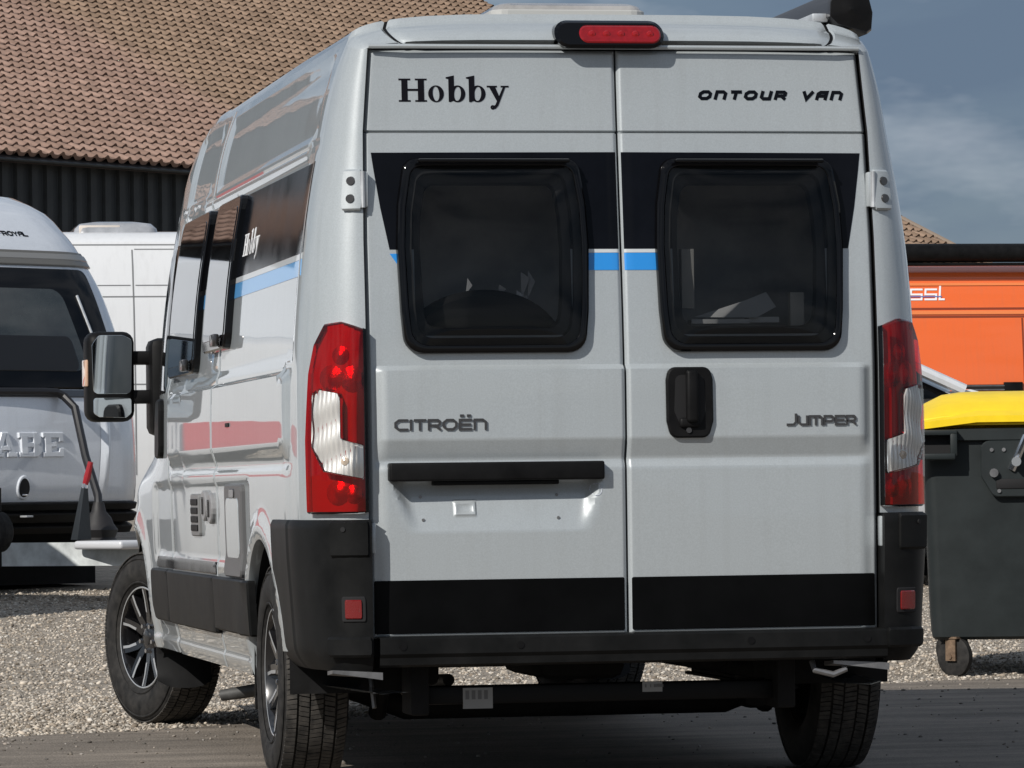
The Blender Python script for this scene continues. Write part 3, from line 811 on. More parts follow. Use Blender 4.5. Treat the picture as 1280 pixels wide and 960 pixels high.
# ---- tail lights
TL = [(.03, 1.462), (.24, 1.484), (.40, 1.478), (.50, 1.42), (.56, 1.33), (.60, 1.12), (.59, .897), (.03, .897)]
LENS = [(.48, 1.265), (.43, 1.280), (.26, 1.268), (.23, 1.245), (.23, 1.122), (.045, 1.103), (.045, .998), (.38, 1.024), (.49, 1.10)]
for side, C in ((-1, CL), (1, CR)):
    ho = MB(); us = frange(.1, .6, .05)
    fix = (lambda P: P) if side > 0 else (lambda P: P)
    patch(ho, TL, C, .004, -.006, us=us, vs=frange(.95, 1.45, .05)); house = ho.build('tail_light', mat('tail_housing', (.56, .24, .24), .30, metal=.2, bump=(38, .35, .004)), van)
    for (s_, z_, r_) in ((.36, 1.315, .042), (.14, 1.31, .042), (.26, 1.385, .03), (.30, .955, .04), (.14, .95, .03)):
        bw = MB(); A = []
        for k in range(17):
            a = 2*PI*k/16; A.append([C(s_+math.cos(a)*r_*q*3.0, z_+math.sin(a)*r_*q, .0042+.009*(1-q*q)**1.5) for q in (1, .8, .55, .3, .02)])
        bw.grid(A); bw.build('reflector_bowl', SILVER, house)
    rl = MB(); patch(rl, TL, C, .026, .0, us=us, vs=frange(.92, 1.45, .06), bev=.007); rl.build('red_lens', REDG, house, angle=50)
    LR = roundpoly(LENS, .012, 3)
    rb = lambda s_, z_, h_: C(s_, z_, h_+.0016*math.sin(s_*150)+(.003*math.sin(z_*55+s_*9)))
    bk_ = MB(); patch(bk_, scalepoly(LR, .985), rb, .0300, .020, us=frange(.06, .46, .0105), vs=frange(1.0, 1.27, .012)); bk_.build('lamp_reflector', mat('reversing_reflector', (.80, .78, .75), .38, metal=.55), house, angle=60)
    for (s_, z_) in ((.20, 1.055), ):
        bl_ = MB(); bl_.lathe([(0, .014), (.006, .012), (.010, .001)], 'y', 12); bl_.xform(Matrix.Translation(C(s_, z_, .030)) @ Matrix.Rotation(side*s_*PI/2, 4, 'Z') @ Matrix.Scale(-1, 4, (0, 1, 0))); bl_.build('bulb', mat('bulb_warm', (.70, .58, .46), .1, coat=1), house)
    cl = MB(); patch(cl, LR, C, .0400, .012, us=us, vs=frange(1.0, 1.25, .05), bev=.003); cl.build('clear_lens', CLEARG, house, angle=50)
    bs = MB(); patch(bs, [(.004, 1.466), (.034, 1.470), (.034, .895), (.004, .895)], C, .020, -.002, vs=frange(.95, 1.45, .1)); bs.build('lamp_edge', GLOSSBLK, house)

# ================================================================== bumper
def CB(side):
    C0 = CL if side < 0 else CR
    return lambda s, z, h: C0(s, z, h+.034*(1-sstep(.20, .75, s)))
def bumper_corner(side):
    C = CB(side); m = MB(); bm = bmesh.new()
    zs = frange(.400, .872, .0158); ss = frange(.0, 1.0, .05)+frange(1.0, 1.75, .025)[1:]
    def P(s, z):
        h = .016+.006*sstep(.55, .80, z)
        h -= .045*max(0, (.47-z)/.07)**2*.6
        if z > .862: h -= .008
        if 1.0 < s: h += .004
        x, y, zz = C(s, z, h); return (x, y, zz)
    G = [[bm.verts.new(P(s, z)) for z in zs] for s in ss]
    for i in range(len(ss)-1):
        for j in range(len(zs)-1):
            q = [G[i][j], G[i+1][j], G[i+1][j+1], G[i][j+1]]; bm.faces.new(q if side < 0 else q[::-1])
    R = .452
    bmesh.ops.delete(bm, geom=[f for f in bm.faces if math.hypot(f.calc_center_median().y-1.015, f.calc_center_median().z-.36) < R], context='FACES')
    for v in bm.verts:
        d = math.hypot(v.co.y-1.015, v.co.z-.36)
        if d < R+.02 and any(len(e.link_faces) == 1 for e in v.link_edges) and .41 < v.co.z < .86: k = R/d; v.co.y = 1.015+(v.co.y-1.015)*k; v.co.z = .36+(v.co.z-.36)*k
    ed = [e for e in bm.edges if len(e.link_faces) == 1]
    r = bmesh.ops.extrude_edge_only(bm, edges=ed)
    for v in [g_ for g_ in r['geom'] if isinstance(g_, bmesh.types.BMVert)]:
        if abs(v.co.x) < .835: v.co.y += .09
        else: v.co.x -= side*.035; v.co.y += .012
    bm.verts.index_update(); m.add([v.co.copy() for v in bm.verts], [[v.index for v in f.verts] for f in bm.faces]); bm.free()
    o = m.build('bumper_corner', BUMP, van, angle=32)
    rf = MB(); q = (.055, .23) if side < 0 else (.10, .29); patch(rf, rrect(q[0], q[1], .556, .630, .01, 3), C, .0215, .0, us=[.15, .22], bev=.003); rf.build('reflector_recess', DARK, o)
    rf = MB(); patch(rf, rrect(q[0]+.028, q[1]-.028, .566, .620, .006, 2), C, .026, .01, us=[.15, .22], bev=.003); rf.build('reflector', mat('reflector_red', (.15, .004, .004), .15, coat=1, bump=(260, .6, .002)), o)
    lipm = MB(); patch(lipm, rrect(.02, .34, .452, .500, .01, 3), C, .040, .0, us=[.1, .2, .3], bev=.008); lipm.build('step_end', BUMP, o)
bumper_corner(-1); bumper_corner(1)
bb = MB()
prof = [(.02, .506), (-.052, .504), (-.060, .498), (-.060, .452), (-.050, .440), (-.048, .418), (-.030, .410), (.04, .412)]
G = []
for x in frange(-.802, .83, .05):
    bow = -.012*(1-(x/.82)**2); G.append([(x, y+bow, z) for y, z in prof])
bb.grid(G); bbo = bb.build('bumper_step', BUMP, van, angle=30)
for x in (-.73, -.36, .38, .76):
    s1 = MB(); yb = -.0605-.012*(1-(x/.82)**2); s1.tube([(x, yb+.002, .475), (x, yb-.002, .475)], .012, 14); s1.build('parking_sensor', BLK, bbo)

# ================================================================== left and right flank fittings
for side, S in ((-1, SL), (1, SR)):
    L_ = side < 0
    yv = frange(.3, 4.3, .08); zv = frange(1.4, 2.0, .05)
    bnd = MB(); patch(bnd, [(.27, 2.012), (.252, 1.722), (3.80, 1.722), (3.84, 2.02)], S, .0016, -.002, us=[y for y in yv if .3 < y < 3.78], vs=[z for z in zv if z > 1.73]); bnd.build('window_band', FOIL, van, angle=30)
    bl = MB(); patch(bl, [(.262, 1.700), (.256, 1.648), (2.95, 1.648), (2.95, 1.700)], S, .0016, -.002, us=[y for y in yv if .3 < y < 2.9], vs=[1.67]); bl.build('blue_stripe', mat('blue_foil_side', (.10, .36, .72), .3, coat=.6), van, angle=30)
    bl = MB(); patch(bl, [(.262, 1.7205), (.262, 1.7015), (2.80, 1.7015), (2.80, 1.7205)], S, .0016, -.002, us=[y for y in yv if .3 < y < 2.75]); bl.build('pale_stripe', PALE, van, angle=30)
    for (ya, yb, za, zb) in ((2.90, 3.76, 1.415, 2.015), (1.98, 2.64, 1.478, 2.015)):
        wf = MB(); outl = rrect(ya, yb, za, zb, .05, 4); patch(wf, outl, S, .027, -.01, us=frange(ya+.06, yb-.06, .12), vs=frange(za+.06, zb-.06, .08), bev=.006)
        wfo = wf.build('side_window', GLOSSBLK, van, angle=30)
        pn = MB(); patch(pn, rrect(ya+.035, yb-.035, za+.035, zb-.035, .035, 4), S, .0292, .022, us=frange(ya+.08, yb-.08, .12), vs=frange(za+.08, zb-.08, .08), bev=.001); pn.build('pane', mat('dark_acrylic', (.003, .003, .004), .02, coat=.35, spec=.35), wfo, angle=40)
        ct = MB(); ymid = ya+.16; ct.rbox(-.05, .05, -.012, .012, -.045, .0, .006); p = S(ymid, za+.05, .045); ct.xform(Matrix.Translation(p) @ Matrix.Rotation(PI/2, 4, 'Z')); ct.build('window_catch', BADGE, wfo)
    # cab door glass, handle and B-pillar
    cg = MB(); patch(cg, roundpoly([(3.95, 1.36), (4.90, 1.36), (4.62, 1.70), (4.40, 1.90), (3.95, 1.95)], .03, 3), S, .002, -.004, us=frange(4.0, 4.85, .08), vs=frange(1.4, 1.9, .06)); cg.build('cab_window', GLOSSBLK, van, angle=40)
    ch = MB(); patch(ch, roundpoly([(4.02, 1.33), (4.20, 1.33), (4.24, 1.22), (4.20, 1.11), (4.02, 1.11)], .04, 3), S, .022, -.005, us=[4.1, 4.2], vs=[1.15, 1.2, 1.25, 1.3], bev=.008); ch.build('cab_handle', BLK, van)
    # protective moulding in three lengths
    for (ya, yb) in ((1.30, 2.272), (2.286, 3.852), (3.868, 4.42)):
        mo = MB(); r_ = [.01]*4
        if yb > 4.4: pl = roundpoly([(ya, .462), (yb-.07, .462), (yb, .52), (yb, .655), (ya, .655)], [.003, .03, .03, .03, .003], 3)
        else: pl = rrect(ya, yb, .462 if ya > 2 else .478, .655, .003, 1)
        patch(mo, pl, S, .024, -.006, us=frange(ya+.05, yb-.05, .14), vs=[.50, .54, .58, .62, .64], bev=.007); mo.build('side_moulding', BUMP, van, angle=30)
    bs = MB(); patch(bs, roundpoly([(2.30, .668), (4.36, .668), (4.30, .712), (2.30, .712)], [.002, .02, .03, .002], 3), S, .004, -.006, us=frange(2.4, 4.2, .15), vs=[.69]); bs.build('black_strip', FOIL, van, angle=30)
    if L_:
        # service flap in a grey frame, vent, locks and filler caps
        fo = MB(); patch(fo, rrect(1.50, 1.95, .672, .985, .02, 3), S, .017, -.01, us=[1.6, 1.7, 1.8], vs=[.75, .85], bev=.005); flap = fo.build('service_flap', mat('flap_frame', (.09, .09, .092), .45), van, angle=30)
        fi = MB(); patch(fi, rrect(1.56, 1.89, .735, .94, .03, 3), S, .0205, .01, us=[1.65, 1.75, 1.85], vs=[.78, .86], bev=.002); fi.build('flap_panel', VAN, flap, angle=40)
        fi = MB(); patch(fi, rrect(1.66, 1.78, .945, .972, .008, 2), S, .022, .01, bev=.003); fi.build('flap_lock', BADGE, flap)
        ve = MB(); patch(ve, rrect(2.78, 3.02, .805, .955, .01, 2), S, .012, -.01, us=[2.86, 2.94], vs=[.85, .90], bev=.004); veo = ve.build('vent_cover', mat('vent_grey', (.16, .16, .16), .4), van)
        for k in range(4):
            v2 = MB(); patch(v2, rrect(2.80, 3.0, .822+k*.032, .842+k*.032, .004, 1), S, .016, .008, bev=.002); v2.build('vent_slat', BLK, veo)
        for (y, z) in ((2.60, .915), (2.42, .905)):
            v2 = MB(); patch(v2, [(y+.075*math.cos(2*PI*k/18), z+.052*math.sin(2*PI*k/18)) for k in range(18)], S, .016, -.01, bev=.005); f2 = v2.build('filler_cap', mat('cap_grey', (.22, .22, .225), .35), van)
            v2 = MB(); patch(v2, rrect(y-.012, y+.012, z-.03, z+.03, .005, 2), S, .023, .014, bev=.002); v2.build('cap_lock', BADGE, f2)
        # white word on the black band
        lw = MB(); serif_hobby(lw, lambda y, z, h: S(-y, z, h), -1.86, -1.46, 1.79, .078, h=.0028, base=.001); lw.build('lettering', WHITEFOIL, van, angle=0)
        sm = MB(); patch(sm, rrect(1.75, 1.84, 1.192, 1.204, .004, 2), S, .004, -.002, bev=.001); sm.build('side_marker', BLK, van)
    # mirror
    mh = MB(); sx = side
    mh.rbox(-.10, .10, -.05, .09, -.185, .185, .045, 4); mh.xform(Matrix.Translation((sx*1.172, 4.62, 1.443)) @ Matrix.Rotation(sx*-.10, 4, 'Z')); mir = mh.build('door_mirror', BLK, van, angle=50)
    T = Matrix.Translation((sx*1.172, 4.62, 1.443)) @ Matrix.Rotation(sx*-.10, 4, 'Z')
    mf = lambda a, b, h: tuple(T @ Vector((a, -.050-h, b)))
    g = MB(); patch(g, roundpoly([(-.078, -.070), (.078, -.070), (.083, .15), (.045, .168), (-.055, .168), (-.083, .13)], .02, 4), mf, .002, -.004, bev=.001); g.build('mirror_glass', MIRROR, mir)
    g = MB(); patch(g, roundpoly([(-.078, -.150), (-.055, -.165), (.055, -.168), (.078, -.150), (.078, -.088), (-.078, -.088)], .012, 3), mf, .002, -.004, bev=.001); g.build('wide_angle_glass', MIRROR, mir)
    g = MB(); q = -1 if side < 0 else 1; g.rbox(min(q*.094, q*.106), max(q*.094, q*.106), -.03, .05, -.04, .07, .005); g.xform(T); g.build('indicator', ORANGEL, mir)
    for z_ in (1.36, 1.52):
        g = MB(); g.rbox(min(sx*.90, sx*1.10), max(sx*.90, sx*1.10), 4.60, 4.68, z_-.028, z_+.028, .012); g.build('mirror_arm', BLK, mir)
    g = MB(); g.rbox(min(sx*.90, sx*1.012), max(sx*.90, sx*1.012), 4.56, 4.76, 1.20, 1.60, .035); g.build('mirror_foot', BLK, mir)

# ================================================================== wheels
def make_tyre(parent, flip):
    m = MB(); p = [(-.088, .213), (-.104, .225), (-.114, .262), (-.116, .285), (-.111, .312), (-.100, .340), (-.088, .351), (-.05, .353), (0, .354), (.05, .353), (.088, .351), (.100, .340), (.111, .312), (.116, .285), (.114, .262), (.104, .225), (.088, .213)]
    m.lathe(p, 'x', 72); m.build('tyre', TYRE, parent, angle=50)
    for r_, w_ in ((.232, .1095), (.330, .1075)):
        k = MB(); k.lathe([(-w_, r_-.004), (-w_-.0025, r_), (-w_, r_+.004)], 'x', 72); k.build('sidewall_rib', TYRE, parent)
    t = MB(); ribs = [(-.100, -.067, 1), (-.059, -.026, 0), (-.020, .020, 2), (.026, .059, 0), (.067, .100, 1)]; n = 66
    for ri, (xa, xb, kind) in enumerate(ribs):
        for k in range(n):
            a0 = 2*PI*(k+(.5 if ri % 2 else 0))/n; a1 = a0+2*PI/n*.86; sk = (.018 if ri % 2 else -.018)
            for (qa, qb) in ((a0, a0+(a1-a0)*.46), (a0+(a1-a0)*.54, a1)):
                V = []
                for (x, s) in ((xa, 0), (xb, sk)):
                    rr = .3625-.010*max(0, abs(x)-.075)/.03
                    for a in (qa+s, qb+s):
                        V += [(x, math.cos(a)*.350, math.sin(a)*.350), (x, math.cos(a)*rr, math.sin(a)*rr)]
                t.add(V, [(1, 3, 7, 5), (0, 1, 5, 4), (2, 6, 7, 3), (0, 2, 3, 1), (4, 5, 7, 6)])
    stuff(t.build('tread', TREAD, parent, angle=0))
def make_rim(parent):
    m = MB(); m.lathe([(-.088, .216), (-.094, .214), (-.096, .208), (-.085, .203), (-.03, .190), (.08, .195), (.09, .216)], 'x', 64); m.build('rim', RIMBLK, parent, angle=40)
    l = MB(); l.lathe([(-.0955, .2135), (-.0975, .210), (-.0962, .2065)], 'x', 64); l.build('rim_lip', RIMPOL, parent)
    d = MB(); d.lathe([(-.01, .02), (-.01, .165), (.0, .165)], 'x', 40); d.build('brake_disc', STEEL, parent)
    n = 5
    for k in range(n):
        s = MB(); f = MB(); A = 2*PI*k/n
        def pt(r, w, x): return (x, math.cos(A)*r-math.sin(A)*w, math.sin(A)*r+math.cos(A)*w)
        for sgn in (-1, 1):
            # two legs per spoke, opening towards the rim
            L = [(.055, .016, .034), (.10, .024, .036), (.15, .044, .034), (.207, .074, .040)]
            def xo(r): return -.062-.028*(r/.207)**1.2
            front = [[pt(r, sgn*(w-t/2*1.0), xo(r)), pt(r, sgn*(w+t/2), xo(r))] for r, w, t in L]
            back = [[pt(r, sgn*(w-t/2), xo(r)+.035), pt(r, sgn*(w+t/2), xo(r)+.035)] for r, w, t in L]
            s.grid(front); s.grid([[a[0], b[0]] for a, b in zip(front, back)]); s.grid([[a[1], b[1]] for a, b in zip(front, back)])
            f.grid([[pt(r, sgn*(w+t*.12), xo(r)-.0012), pt(r, sgn*(w+t/2-.001), xo(r)-.0012)] for r, w, t in L[1:]])
        so = s.build('spoke', RIMBLK, parent, angle=40); f.build('spoke_face', RIMPOL, parent, angle=40)
    h = MB(); h.lathe([(-.040, .072), (-.064, .066), (-.070, .05), (-.072, .034), (-.078, .030), (-.080, .02), (-.080, .001)], 'x', 32); h.build('hub_cap', RIMBLK, parent, angle=35)
    for k in range(5):
        a = 2*PI*k/5+.3; b = MB(); b.tube([(-.060, math.cos(a)*.056, math.sin(a)*.056), (-.082, math.cos(a)*.056, math.sin(a)*.056)], .0095, 6); b.build('wheel_bolt', CHROME, parent, angle=20)
def wheel(x, y, steer, side):
    w = MB(); w.lathe([(-.03, .001), (-.03, .09), (.12, .09), (.12, .001)], 'x', 24); o = w.build('wheel', UNDER, van, angle=40)
    o.location = (x, y, .3605); o.rotation_euler = (random.uniform(0, 1.0), 0, steer+(PI if side > 0 else 0)); o.rotation_mode = 'XYZ'
    make_tyre(o, side); make_rim(o)
    return o
wheel(-.897, 1.015, 0, -1); wheel(.897, 1.015, 0, 1); wheel(-.918, 5.05, math.radians(20), -1); wheel(.90, 5.05, math.radians(17), 1)
for sx in (-1, 1):
    m = MB(); G = []
    for k in range(12):
        z = .165+.36*k/11; yy = 4.63-.12*((z-.165)/.36-.55)**2*1.2-.02; G.append([(sx*(.77+.22*u_/6), yy+.05*abs(u_/6-.3)**2, z+(.03*(abs(u_/3-1))**3 if k == 0 else 0)) for u_ in range(7)])
    m.grid(G); m.grid([[(p[0], p[1]+.012, p[2]) for p in r] for r in G]); m.grid([[G[0][j], (G[0][j][0], G[0][j][1]+.012, G[0][j][2])] for j in range(7)]); m.grid([[r[0], (r[0][0], r[0][1]+.012, r[0][2])] for r in G]); m.grid([[r[-1], (r[-1][0], r[-1][1]+.012, r[-1][2])] for r in G])
    m.build('mud_flap', BLK, van, angle=40)

# ================================================================== running gear seen below the bumper
ax = MB(); ax.tube([(-.80, 1.015, .33), (-.55, 1.03, .235), (.55, 1.03, .235), (.80, 1.015, .33)], .04, 12); ax.build('rear_axle', UNDER, van)
cb = MB(); cb.rbox(-.66, .58, .20, .28, .280, .338, .008); tow = cb.build('tow_beam', mat('beam_black', (.004, .004, .0045), .55, spec=.2), van)
for x in (-.655, .535):
    b_ = MB(); b_.rbox(x-.02, x+.04, .14, .32, .25, .44, .008); b_.build('beam_bracket', UNDER, tow)
for (x0_, x1_, z0_, z1_) in ((-.498, -.402, .266, .332), (.085, .15, .308, .340)):
    l_ = MB(); l_.box(x0_, x1_, .195, .1988, z0_, z1_); lo = l_.build('type_label', mat('label_grey', (.26, .26, .255), .5), tow)
    for k in range(4):
        t_ = MB(); t_.box(x0_+.008+.02*k, x0_+.02+.02*k if x1_-x0_ > .07 else x0_+.013+.012*k, .1938, .1949, z0_+.45*(z1_-z0_), z1_-.008); t_.build('label_print', mat('print_grey', (.13, .13, .13), .6), tow)
for sx, xa, xb in ((-1, -.945, -.79), (1, .66, .84)):
    b_ = MB(); b_.add([(xa, -.02, .405), (xb, -.03, .395), (xb, .10, .385), (xa, .10, .398), (xa, -.02, .395), (xb, -.03, .372), (xb, .10, .372), (xa, .10, .385)], [(0, 1, 2, 3), (4, 5, 1, 0), (5, 6, 2, 1), (7, 4, 0, 3), (4, 7, 6, 5)])
    b_.build('bumper_bracket', STEEL, van, angle=0)
for (x0_, x1_, y0_, y1_, z0_, z1_, r_) in ((-.62, -.52, .5, 2.6, .33, .44, .02), (.52, .62, .5, 2.6, .33, .44, .02), (-.17, .12, .6, 1.3, .335, .44, .04), (.36, .47, .6, .9, .355, .44, .03), (-.60, .1, 2.4, 3.6, .31, .43, .05), (-.7, .7, 4.7, 5.4, .25, .43, .05), (.55, .70, .75, .9, .22, .44, .03)):
    b_ = MB(); b_.rbox(x0_, x1_, y0_, y1_, z0_, z1_, r_); b_.build('chassis_part', UNDER, van)
lf = MB(); lf.tube([(.60, .02, .40), (.60, -.01, .375), (.66, -.012, .36), (.70, -.01, .375), (.70, .02, .40)], .010, 8); lf.build('tow_eye', STEEL, van)
ex = MB(); ex.tube([(-.30, 1.6, .30), (-.45, 2.3, .27), (-.62, 2.75, .25), (-.80, 2.95, .22), (-.92, 3.02, .20)], [.022, .022, .025, .025, .022], 14); ex.build('exhaust_pipe', mat('dull_pipe', (.07, .07, .068), .6, metal=.4, noise=(14, .5)), van)
ex = MB(); ex.rbox(-.86, -.80, 2.5, 2.54, .17, .36, .006); ex.build('pipe_hanger', BLK, van)
for sx in (-1, 1):
    sp = MB()
    for k in range(3): sp.rbox(sx*.60-.035, sx*.60+.035, .35+.1*k, 1.7-.1*k, .30+.014*k, .311+.014*k, .003)
    sp.build('leaf_spring', UNDER, van)
    sh = MB(); sh.tube([(sx*.66, .92, .22), (sx*.66, .72, .44)], .03, 10); sh.build('shock_absorber', UNDER, van)
cbl = MB(); cbl.tube([(-.745, .55, .40), (-.74, .52, .33), (-.735, .50, .26)], .008, 6); cbl.build('brake_line', STEEL, van)

# ================================================================== on the roof
rv = MB(); o_ = rrect(-.318, .192, .50, 1.02, .05, 4)
pv = lambda x, y, h: (x, y, 2.497+h)
patch(rv, o_, pv, .028, -.01, bev=.004); rvo = rv.build('roof_vent', mat('vent_frame_grey', (.40, .40, .385), .4), van)
dm = MB(); A = []
for sc_, h_ in ((.99, .024), (.955, .040), (.87, .050), (.6, .055), (.3, .056)): A.append([(p[0], p[1], 2.499+h_) for p in scalepoly(o_, sc_)])
dm.grid([r+[r[0]] for r in A]); dm.add(A[-1], [tuple(range(len(A[-1])))]); dm.build('vent_dome', mat('smoked_dome', (.30, .29, .28), .15, coat=1, noise=(7, .3)), rvo)
aw = MB(); prof = [(.735, 2.478), (.762, 2.452), (.868, 2.424), (.884, 2.436), (.889, 2.492), (.876, 2.545), (.845, 2.572), (.795, 2.578), (.755, 2.560), (.738, 2.528)]
rings = [[(x, y, z) for x, z in prof] for y in (.22, .24, 3.9, 3.92)]
rings[0] = [(.81+(x-.81)*.93, y, 2.50+(z-2.50)*.93) for x, y, z in rings[0]]
aw.grid(rings, closed=True); aw.add(rings[0], [tuple(range(len(prof)))]); aw.add(rings[-1], [tuple(range(len(prof)))])
awo = aw.build('awning_case', mat('awning_black', (.022, .022, .024), .35, coat=.3), van, angle=25)
ec = MB(); ec.grid([[(.81+(x-.81)*k_, .218-.012*(1-k_), 2.50+(z-2.50)*k_) for x, z in prof] for k_ in (.90, .72, .3, .02)], closed=True); ec.build('end_cap', BLK, awo, angle=20)
ar = MB(); ar.rbox(.690, .742, .25, 3.85, 2.464, 2.492, .004); ar.build('mounting_rail', ZINC, awo)
# ================================================================== GROUND
def gz(y): return 0.0 if y < 7 else (.0327*(y-8)*sstep(7, 9.5, y) if y < 36 else .0327*28)
def asphalt_edge(x):
    b = lerp([(-60, -4), (-8, 2.6), (-1.7, 3.95), (-1.2, 4.35), (3.1, 7.5), (3.5, 7.6), (8, 8.3), (60, 20)], x)
    return b+.07*math.sin(x*3.1)+.05*math.sin(x*7.7+1)
def ground_mat(name, c1, c2, c3, sc, bmp, rough=.95):
    m = bpy.data.materials.new(name); m.use_nodes = True; t = m.node_tree; b = t.nodes['Principled BSDF']; L = t.links.new
    b.inputs['Roughness'].default_value = rough; b.inputs['Specular IOR Level'].default_value = .3
    g = t.nodes.new('ShaderNodeNewGeometry')
    vo = t.nodes.new('ShaderNodeTexVoronoi'); vo.inputs['Scale'].default_value = sc; L(g.outputs['Position'], vo.inputs['Vector'])
    n = t.nodes.new('ShaderNodeTexNoise'); n.inputs['Scale'].default_value = 1.3; n.inputs['Detail'].default_value = 9; n.inputs['Roughness'].default_value = .65; L(g.outputs['Position'], n.inputs['Vector'])
    sx = t.nodes.new('ShaderNodeSeparateColor'); L(vo.outputs['Color'], sx.inputs[0])
    r = t.nodes.new('ShaderNodeValToRGB'); r.color_ramp.elements[0].color = (*c1, 1); r.color_ramp.elements[1].color = (*c2, 1); L(sx.outputs[0], r.inputs['Fac'])
    r2 = t.nodes.new('ShaderNodeMapRange'); r2.inputs['From Min'].default_value = .42; r2.inputs['From Max'].default_value = .66; L(n.outputs['Fac'], r2.inputs['Value'])
    mx = t.nodes.new('ShaderNodeMixRGB'); L(r2.outputs['Result'], mx.inputs['Fac']); L(r.outputs['Color'], mx.inputs['Color1']); mx.inputs['Color2'].default_value = (*c3, 1)
    mm = t.nodes.new('ShaderNodeMath'); mm.operation = 'MULTIPLY'; mm.inputs[1].default_value = .55; L(r2.outputs['Result'], mm.inputs[0]); L(mm.outputs[0], mx.inputs['Fac'])
    # wheel tracks and dusty drifts, drawn out along the lane
    mp_ = t.nodes.new('ShaderNodeMapping'); mp_.inputs['Rotation'].default_value = (0, 0, .12); mp_.inputs['Scale'].default_value = (.35, 2.6, 1); L(g.outputs['Position'], mp_.inputs['Vector'])
    n3 = t.nodes.new('ShaderNodeTexNoise'); n3.inputs['Scale'].default_value = 1.6; n3.inputs['Detail'].default_value = 7; n3.inputs['Roughness'].default_value = .7; L(mp_.outputs['Vector'], n3.inputs['Vector'])
    r3_ = t.nodes.new('ShaderNodeMapRange'); r3_.inputs['From Min'].default_value = .3; r3_.inputs['From Max'].default_value = .7; r3_.inputs['To Min'].default_value = .62; r3_.inputs['To Max'].default_value = 1.28; L(n3.outputs['Fac'], r3_.inputs['Value'])
    sc_ = t.nodes.new('ShaderNodeVectorMath'); sc_.operation = 'SCALE'; L(mx.outputs['Color'], sc_.inputs[0]); L(r3_.outputs['Result'], sc_.inputs['Scale'])
    L(sc_.outputs['Vector'], b.inputs['Base Color'])
    bp = t.nodes.new('ShaderNodeBump'); bp.inputs['Strength'].default_value = .8; bp.inputs['Distance'].default_value = bmp
    inv = t.nodes.new('ShaderNodeMath'); inv.operation = 'SUBTRACT'; inv.inputs[0].default_value = 1; L(vo.outputs['Distance'], inv.inputs[1])
    ad = t.nodes.new('ShaderNodeMath'); ad.operation = 'ADD'; L(inv.outputs[0], ad.inputs[0]); L(n.outputs['Fac'], ad.inputs[1])
    L(ad.outputs[0], bp.inputs['Height']); L(bp.outputs['Normal'], b.inputs['Normal'])
    return m
GRAVEL = ground_mat('gravel_ground', (.19, .163, .13), (.37, .328, .275), (.28, .243, .20), 38, .012)
ASPH = ground_mat('worn_asphalt', (.135, .116, .096), (.215, .186, .156), (.295, .253, .21), 110, .004, .85)
gx = [-400, -120, -50, -25, -12, -8, -5, -3, -1, 1, 3, 5, 8, 12, 25, 50, 120, 400]
gy = [-300, -60, -20, -5, 0, 3, 5, 6.5, 7, 7.5, 8, 8.5, 9, 9.5, 10, 12, 15, 20, 28, 35.9, 36, 37, 60, 90, 200, 600, 2500]
m = MB(); m.grid([[(x, y, gz(y)) for x in gx] for y in gy]); structure(m.build('gravel_yard', GRAVEL, angle=60))
m = MB(); xs_ = frange(-30, 30, .12)
m.grid([[(x, -30+(asphalt_edge(x)+30)*t, .004+gz(-30+(asphalt_edge(x)+30)*t)) for t in (0, .5, .8, .9, .95, .98, 1)] for x in xs_]); structure(m.build('asphalt_road', ASPH, angle=60))

